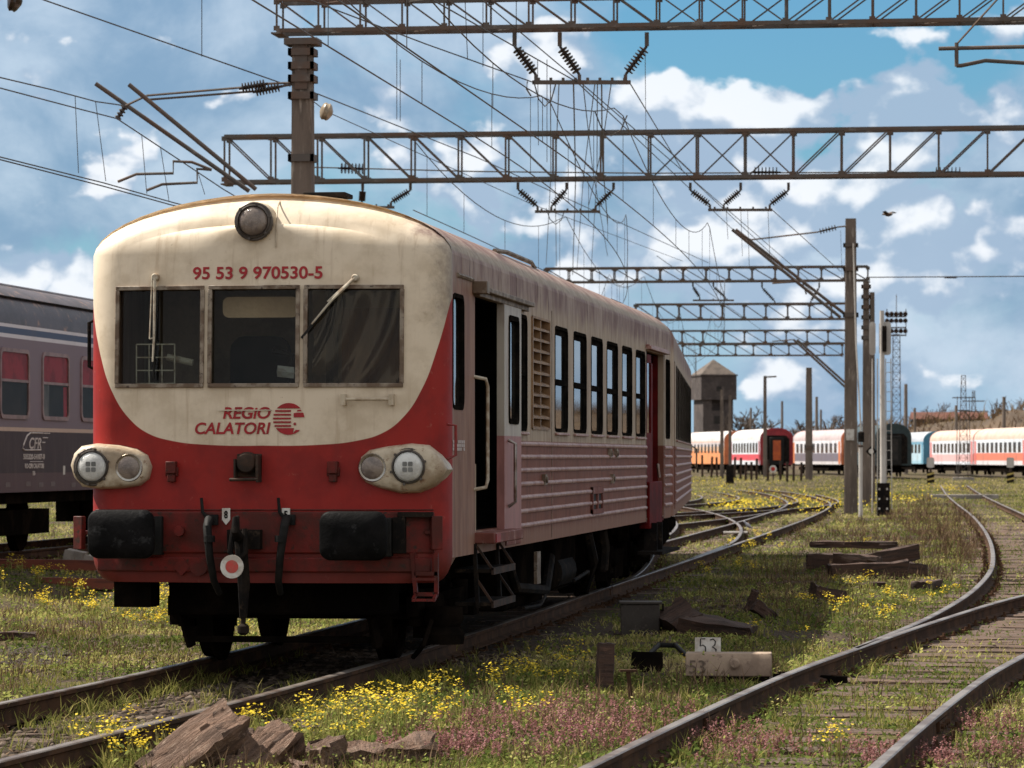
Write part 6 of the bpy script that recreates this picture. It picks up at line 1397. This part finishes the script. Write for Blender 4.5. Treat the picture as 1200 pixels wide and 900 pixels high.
# the near purple-grey coach
SX = -14.5
def CL_(px,py): p = PX(px,py,SX); return p.y,p.z
cs = stripes('purple_grey_side',[(0,(.085,.048,.056)),(1.56,(.034,.019,.026)),(2.17,(.50,.37,.30)),(2.235,(.175,.135,.165)),(3.56,(.58,.56,.60)),(3.63,(.05,.08,.15)),(3.72,(.58,.56,.60))],.10,.65)
cr = mat('slate_coach_roof',(.085,.07,.08),(.06,.05,.056),1.4,rough=.5,alt2=(.30,.18,.13)); cy0 = 45.0
nc_ = thing('passenger_coach','dark purple-grey coach with cream waist stripe and red curtains beside the railcar','coach',(SX-1.41,cy0,0),0,'coaches parked in the yard'); sec = csec(1.41,1.275,3.78,.74); Lc = 24.5
mb = MB(); mb.lattice([[(x,y,z) for x,z in sec[:2]+sec[-2:]] for y in (0,Lc)],cap=False); mb.build('body',cs,nc_,smooth=False)
mb = MB(); mb.lattice([[(x,y,z) for x,z in sec[1:-1]] for y in (0,Lc)],closed=False,cap=False); rf_ = mb.build('roof',cr,nc_,angle=20)
for y in (0,Lc): mb = MB(); mb.add([(x,y,z) for x,z in sec],[tuple(range(len(sec)))]); mb.build('end_wall',cs,nc_,smooth=False)
lm_ = mat('pale_roof_flashing',(.38,.34,.36),(.28,.24,.25),2,rough=.4)
for a in (4,8,11):
    x,z = sec[a]; mb = MB(); mb.bar((x+.01,0,z+.012),(x+.01,Lc,z+.012),.05,.025); mb.build('roof_seam',lm_ if a!=4 else M['black'],rf_)
for k in range(9): mb = MB(); mb.box(-.2,.2,1.5+k*2.6,1.75+k*2.6,4.50,4.57); mb.build('roof_vent',M['black'],rf_,bevel=.02)
wy = [CL_(-1,450)[0],CL_(33.5,450)[0],CL_(48.5,450)[0],CL_(81,450)[0]]; pitch = wy[2]-wy[0]; red_c = mat('red_curtain',(.40,.035,.05),(.26,.022,.032),3,rough=.8); inn_ = mat('grey_net_curtain',(.20,.19,.18),(.10,.10,.10),2,rough=.8)
for k in range(-4,9):
    a = wy[0]-cy0+pitch*k; b = a+(wy[1]-wy[0])
    if a < .8 or b > Lc-.8: continue
    z0,z1 = 2.37,3.42; f = MB(); o1 = rrect(a,b,z0,z1,.14,5); o2 = rrect(a+.06,b-.06,z0+.06,z1-.06,.10,5); f.lattice([[(1.41,u_,v_) for u_,v_ in o1],[(1.435,u_,v_) for u_,v_ in o1],[(1.435,u_,v_) for u_,v_ in o2],[(1.40,u_,v_) for u_,v_ in o2]],cap=False); f.box(1.412,1.43,a+.06,b-.06,2.92,2.96); wf = f.build('window',mat('mauve_window_frame',(.26,.17,.17),(.17,.11,.11),4,rough=.5) if 'mauve_window_frame' not in bpy.data.materials else bpy.data.materials['mauve_window_frame'],nc_,angle=30)
    g_ = MB(); g_.prism(o2,lambda u,v,w:(w,u,v),1.413,1.416); g_.build('pane',M['coachglass'],wf,smooth=False)
    mb = MB(); mb.box(1.411,1.4122,a+.05,b-.05,2.94,3.38); mb.build('curtain',red_c,wf,smooth=False); mb = MB(); mb.box(1.411,1.4122,a+.05,b-.05,2.40,2.94); mb.build('dark_lower_pane',M['dark'],wf,smooth=False)
    if k%2: mb = MB(); mb.box(1.4124,1.4128,a+.10,a+.45,2.42,2.92); mb.build('net_curtain',inn_,wf,smooth=False); mb = MB(); mb.box(1.4124,1.4128,b-.32,b-.10,2.42,2.9); mb.build('net_curtain',red_c,wf,smooth=False)
for y in (3.4,8.8,Lc-3.2):
    mb = MB(); mb.box(-1.15,1.2,y-1.6,y+1.6,.62,1.0); b_ = mb.build('bogie',M['under'],nc_)
    for q_ in (-1.25,1.25): mb = MB(); mb.rev((-.8,y+q_,.34+.46),(.85,y+q_,.34+.46),[(0,.46),(.12,.46),(.13,.1),(1.5,.1),(1.51,.46),(1.65,.46)],28); mb.build('wheelset',M['under'],b_)
mb = MB(); mb.box(-1.2,1.2,5.6,6.9,.6,1.275); mb.box(-1.3,1.3,.3,Lc-.3,1.1,1.275); mb.build('underframe',M['under'],nc_)
lt_ = plain('pale_lettering',(.62,.55,.52),.6); lx = SX-(SX-1.41)
def cbox(x0,y0,x1,y1): a = CL_(x0,y1); b = CL_(x1,y0); return (a[0]-cy0,b[0]-cy0,(a[1]),(b[1]))
cfn = lambda u,v,w:(1.413+w,u,v)
text_mesh('CFR',lt_,'railway_lettering',nc_,cbox(34,513,48,526),fn=cfn,bold=.01,shear=.25)
text_mesh('505320-54107-0',lt_,'number_lettering',nc_,cbox(27,532,52,538.5),fn=cfn,bold=.03)
text_mesh('RO-CFR CALATORI',lt_,'number_lettering',nc_,cbox(29,543,51,549),fn=cfn,bold=.03)
text_mesh('B',lt_,'class_lettering',nc_,cbox(38,552,41,557),fn=cfn,bold=.03)
# wagon-shaped outline emblem with speed strokes
mb = MB(); a = cbox(26,507.5,58,527.5); W_ = a[1]-a[0]; Hh_ = a[3]-a[2]; pt = lambda u,v: (1.415,a[0]+u*W_,a[2]+v*Hh_)
mb.tube([pt(.72,.98),pt(.28,.98),pt(.16,.82),pt(.03,.28),pt(.0,.1),pt(.08,.0),pt(.66,.02)],.013,6)
mb.build('wagon_emblem',lt_,nc_)
for v_,u0,u1 in ((.98,.76,1.0),(.72,.74,.92),(.45,.72,.82)): mb = MB(); mb.tube([pt(u0,v_),pt(u1,v_)],.009,5); mb.build('speed_stroke',lt_,nc_)
mb = MB(); mb.tube([(1.415,CL_(35,0)[0]-cy0,CL_(35,541)[1]),(1.415,CL_(50,0)[0]-cy0,CL_(50,541)[1])],.006,5); mb.build('underline',lt_,nc_)
for px,py in ((9,568),(33,567),(48,568),(62,567),(86,568)): q = CL_(px,py); mb = MB(); mb.box(1.4105,1.414,q[0]-cy0-.13,q[0]-cy0+.13,q[1]-.035,q[1]+.035); mb.build('solebar_plate',mat('dim_stencil',(.15,.115,.115),(.11,.08,.08),30,rough=.6) if 'dim_stencil' not in bpy.data.materials else bpy.data.materials['dim_stencil'],nc_)
q = CL_(75,551); mb = MB(); mb.box(1.4105,1.414,q[0]-cy0-.06,q[0]-cy0+.06,q[1]-.07,q[1]+.07); mb.build('label_card',M['white'],nc_)

# ---------------------------------------------------------------- far background
def ridge(y0, name, seed, base, m):
    n = 260; A = []
    for i in range(n+1):
        px = -200+1900*i/n; p = P(px,HY,y0); h = base(px)*(.82+.36*float(fbm(px*.012,0.3,seed,4))); A.append((p,h))
    secs = []
    for f,dz in ((-45,-1),(-22,.35),(-6,.92),(0,1.0),(20,.9),(70,-.5)):
        secs.append([(p.x+f*.1,p.y+f,(h*dz if dz>0 else -1)+ (float(fbm(p.x*.09,f*.5,seed+3))-.5)*1.2*(dz>0)) for p,h in A])
    mb = MB(); mb.lattice(secs,closed=False,cap=False); return setting(mb.build(name,m),'structure'), A
rm_ = mat('brown_slope',(.10,.066,.042),(.07,.048,.032),.12,rough=.95,bscale=.9,alt2=(.15,.105,.04))
sstepf = lambda v,a,b: float(sstep(np.float64(v),a,b))
rb = lambda px: 3.2+1.7*sstepf(px,850,1000)+1.6*sstepf(px,1040,1090)+1.3*sstepf(px,1150,1190)-.5*sstepf(px,700,600)
_,RA = ridge(470,'hill',3,rb,rm_)
# scrub on the slope
X = []; Yy = []; Zz = []
for (p,h) in RA:
    for k in range(60):
        f = rng.uniform(-30,8); X.append(p.x+rng.uniform(-3.5,3.5)); Yy.append(p.y+f); Zz.append(h*(.35+.65*max(0,min(1,(f+22)/20)))-.5)
n_ = len(X); tt = np.clip(rng.normal(.45,.22,n_)+.25*(fbm(np.array(X)*.08,np.array(Yy)*.02,4)-.5),0,1)
SCR = veg_mat('scrub_twigs',[(0,(.06,.035,.025)),(.5,(.13,.085,.055)),(.8,(.19,.14,.06)),(1,(.22,.17,.05))],.15)
o = blades(np.array(X),np.array(Yy),np.array(Zz),rng.uniform(.9,2.8,n_),rng.uniform(.08,.26,n_),rng.uniform(.2,1,n_),tt,'undergrowth',SCR)
BARK = mat('bare_tree_bark',(.10,.075,.06),(.07,.05,.04),2,rough=.9)
def bare_tree(label, px, d, H, W_, seed, group='leafless trees on the skyline', z0=None, slim=False):
    random.seed(seed); p = P(px,HY,d); p.z = 0 if z0 is None else z0; t = thing('bare_tree',label,'tree',p,0,group); tk = MB(); cr_ = MB(); tk.tube([(0,0,-1),(random.uniform(-.2,.2),0,H*.3),(random.uniform(-.3,.3),0,H*.75)],[.22,.16,.06],6)
    tk.build('trunk',BARK,t)
    def br(a,dv,L,r,lv):
        b = a+dv*L; cr_.bar(a,b,r,r)
        if lv == 0: return
        for k in range(3 if lv>1 else 4):
            s_ = random.uniform(.35,1.0); q = a.lerp(b,s_); nd = (dv+Vector([random.gauss(0,.55),random.gauss(0,.55),random.gauss(.12,.35)])).normalized(); br(q,nd,L*random.uniform(.45,.7),r*.62,lv-1)
    for k in range(12):
        z = H*random.uniform(.18,.72); an = random.uniform(0,6.28); sp_ = .25 if slim else .9; br(Vector((0,0,z)),Vector((math.cos(an)*sp_,math.sin(an)*sp_,random.uniform(.5,1.1))).normalized(),(H-z)*random.uniform(.35,.6)*(1 if not slim else .6)*W_,.13,3)
    cr_.build('crown',BARK,t,smooth=False,fix=False); return t
for k,(px,d,H,W_,lb,sl_) in enumerate(((868,430,8.0,.9,'leafless tree nearest the stone tower',False),(880,440,8.6,1.0,'broad leafless tree behind the red-ended coach',False),(893,435,7.6,.9,'leafless tree with a rounded crown above the red end',False),(905,450,7.0,.8,'smaller leafless tree beside the rounded one',False),(1096,520,11.5,.8,'tall fuzzy tree on the slope above the blue coach',False),(1169,520,13.5,.5,'slim poplar standing highest on the slope',True),(1178,525,11.5,.5,'shorter slim poplar beside the highest one',True),(1108,525,9.5,.8,'low spreading tree right of the fuzzy tree',False),(940,450,7.5,.9,'dim leafless bush above the grey coach',False),(975,455,8.0,.9,'leafless bush left of the tallest mast',False),(1198,500,12,.9,'dark tree at the picture edge above the slope',False),(1030,470,8.2,.8,'leafless bush behind the signal ladder',False))):
    bare_tree(lb,px,d,H,W_,100+k,slim=sl_)
# stone tower
p = P(836,HY,600); kt = 600/FPX; st_ = thing('stone_tower','derelict stone tower with a pyramid roof and dark openings behind the second railcar','tower',(p.x,p.y,0),TH+.25)
stn = mat('brown_masonry',(.078,.063,.06),(.052,.042,.041),.5,rough=.9,bump=.6,bscale=2.2,alt2=(.115,.095,.09), bdist=.2); hw = 2.6; Ht = CZ+(HY-441)*kt
mb = MB(); mb.box(-hw,hw,-hw,hw,-1,Ht*.62)
for a,b,c_,d2,e,f in ((-hw,-1.1,-hw,hw,Ht*.62,Ht*.74),(1.1,hw,-hw,hw,Ht*.62,Ht*.74),(-1.1,1.1,-hw+1.2,hw,Ht*.62,Ht*.74)): mb.box(a,b,c_,d2,e,f)
mb.build('wall',stn,st_,smooth=False)
mb = MB(); mb.box(-hw-.45,hw+.45,-hw-.45,hw+.45,Ht*.74,Ht); mb.box(-hw-.6,hw+.6,-hw-.6,hw+.6,Ht,Ht+.25); mb.build('upper_storey',stn,st_,smooth=False)
mb = MB(); A = hw+.4; zt_ = CZ+(HY-421)*kt; mb.add([(-A,-A,Ht+.25),(A,-A,Ht+.25),(A,A,Ht+.25),(-A,A,Ht+.25),(0,0,zt_)],[(0,1,4),(1,2,4),(2,3,4),(3,0,4)]); mb.build('roof',mat('tower_roof_tile',(.12,.095,.08),(.08,.064,.055),.8,rough=.9,bump=.6,bscale=3),st_,smooth=False)
for x,z,w_,h_ in ((0,Ht*.52,1.5,1.3),(-1.6,Ht*.30,.7,1.1),(1.5,Ht*.30,.7,1.1),(0,Ht*.86,.8,.8)): mb = MB(); yy = -hw-.01 if z<Ht*.7 else -hw-.46; mb.box(x-w_/2,x+w_/2,yy-.02,yy+.3,z-h_/2,z+h_/2); mb.build('window',M['dark'],st_,smooth=False)
# low shed on the slope
p = P(1112,HY,505); sh = thing('shed','long low shed with a rust-brown roof on the slope','shed',(p.x,p.y,5.6),TH); mb = MB(); mb.box(-5,5,-2,2,-1,1.4); mb.build('wall',stn,sh,smooth=False); mb = MB(); mb.prism([(-2.4,1.4),(2.4,1.4),(0,2.4)],lambda u,v,w:(w,u,v),-5.3,5.3); mb.build('roof',mat('rust_roof',(.13,.05,.035),(.09,.04,.03),.7,rough=.9),sh,smooth=False)
py_,Hp,dp_ = lattice_mast('power_pylon','faint lattice power pylon beyond the slope','pylon',1141,0,458,2.4,.5,850,8,m='mast',th=.16)
for z,w_ in ((Hp*.72,3.4),(Hp*.86,2.6)): mb = MB(); mb.bar((-w_,0,z),(w_,0,z),.25,.25); mb.build('cross_arm',M['mast'],py_)

# ---------------------------------------------------------------- birds
def bird(label, loc, rz, s, flying, cols):
    mb = MB(); pr = [(-.5,.012,.0),(-.30,.05,.0),(-.18,.10,.01),(0,.13,.03),(.15,.10,.06),(.24,.062,.10),(.31,.07,.13),(.37,.045,.13),(.41,.014,.12),(.45,.004,.115)]
    secs = [[(x,r*math.cos(a),z+r*math.sin(a)*(1 if x>-.25 else .4)) for a in np.linspace(0,2*math.pi,11)[:-1]] for x,r,z in pr]; mb.lattice(secs)
    if flying:
        for sg_ in (-1,1): mb.lattice([[(.14,sg_*.08,.06),(-.12,sg_*.08,.06),(-.12,sg_*.08,.03),(.14,sg_*.08,.03)],[(.12,sg_*.4,.22),(-.10,sg_*.4,.22),(-.10,sg_*.4,.20),(.12,sg_*.4,.20)],[(-.08,sg_*.75,.14),(-.16,sg_*.75,.14),(-.16,sg_*.75,.135),(-.08,sg_*.75,.135)]])
    else:
        for sg_ in (-1,1): mb.lattice([[(.14,sg_*.10,.10),(.14,sg_*.13,.02),(.10,sg_*.10,-.03)],[(-.1,sg_*.12,.08),(-.12,sg_*.135,.0),(-.1,sg_*.10,-.04)],[(-.42,sg_*.03,.02),(-.42,sg_*.035,.0),(-.42,sg_*.02,-.01)]]); mb.tube([(.02,sg_*.04,-.10),(.02,sg_*.04,-.24)],.012,5)
    mb.v = [tuple(c*s for c in v_) for v_ in mb.v]; o = mb.build('pigeon' if not flying else 'bird',cols,angle=60); o.location = loc; o.rotation_euler = (0,-.5 if not flying else .2,rz); return tag(o,label,'bird')
p = G(874,628); p2b = PY(876,617,p.y); bird('pale grey pigeon perched on the switch rod between the far rails',(p2b.x,p2b.y,.235),R(200),.34,False,mat('pigeon_grey',(.42,.42,.46),(.20,.20,.24),3,rough=.7))
bird('small brown bird flying high before the blue-grey cloud',P(1041,252,90),R(150),.42,True,mat('bird_brown',(.10,.06,.04),(.05,.04,.03),6,rough=.7))
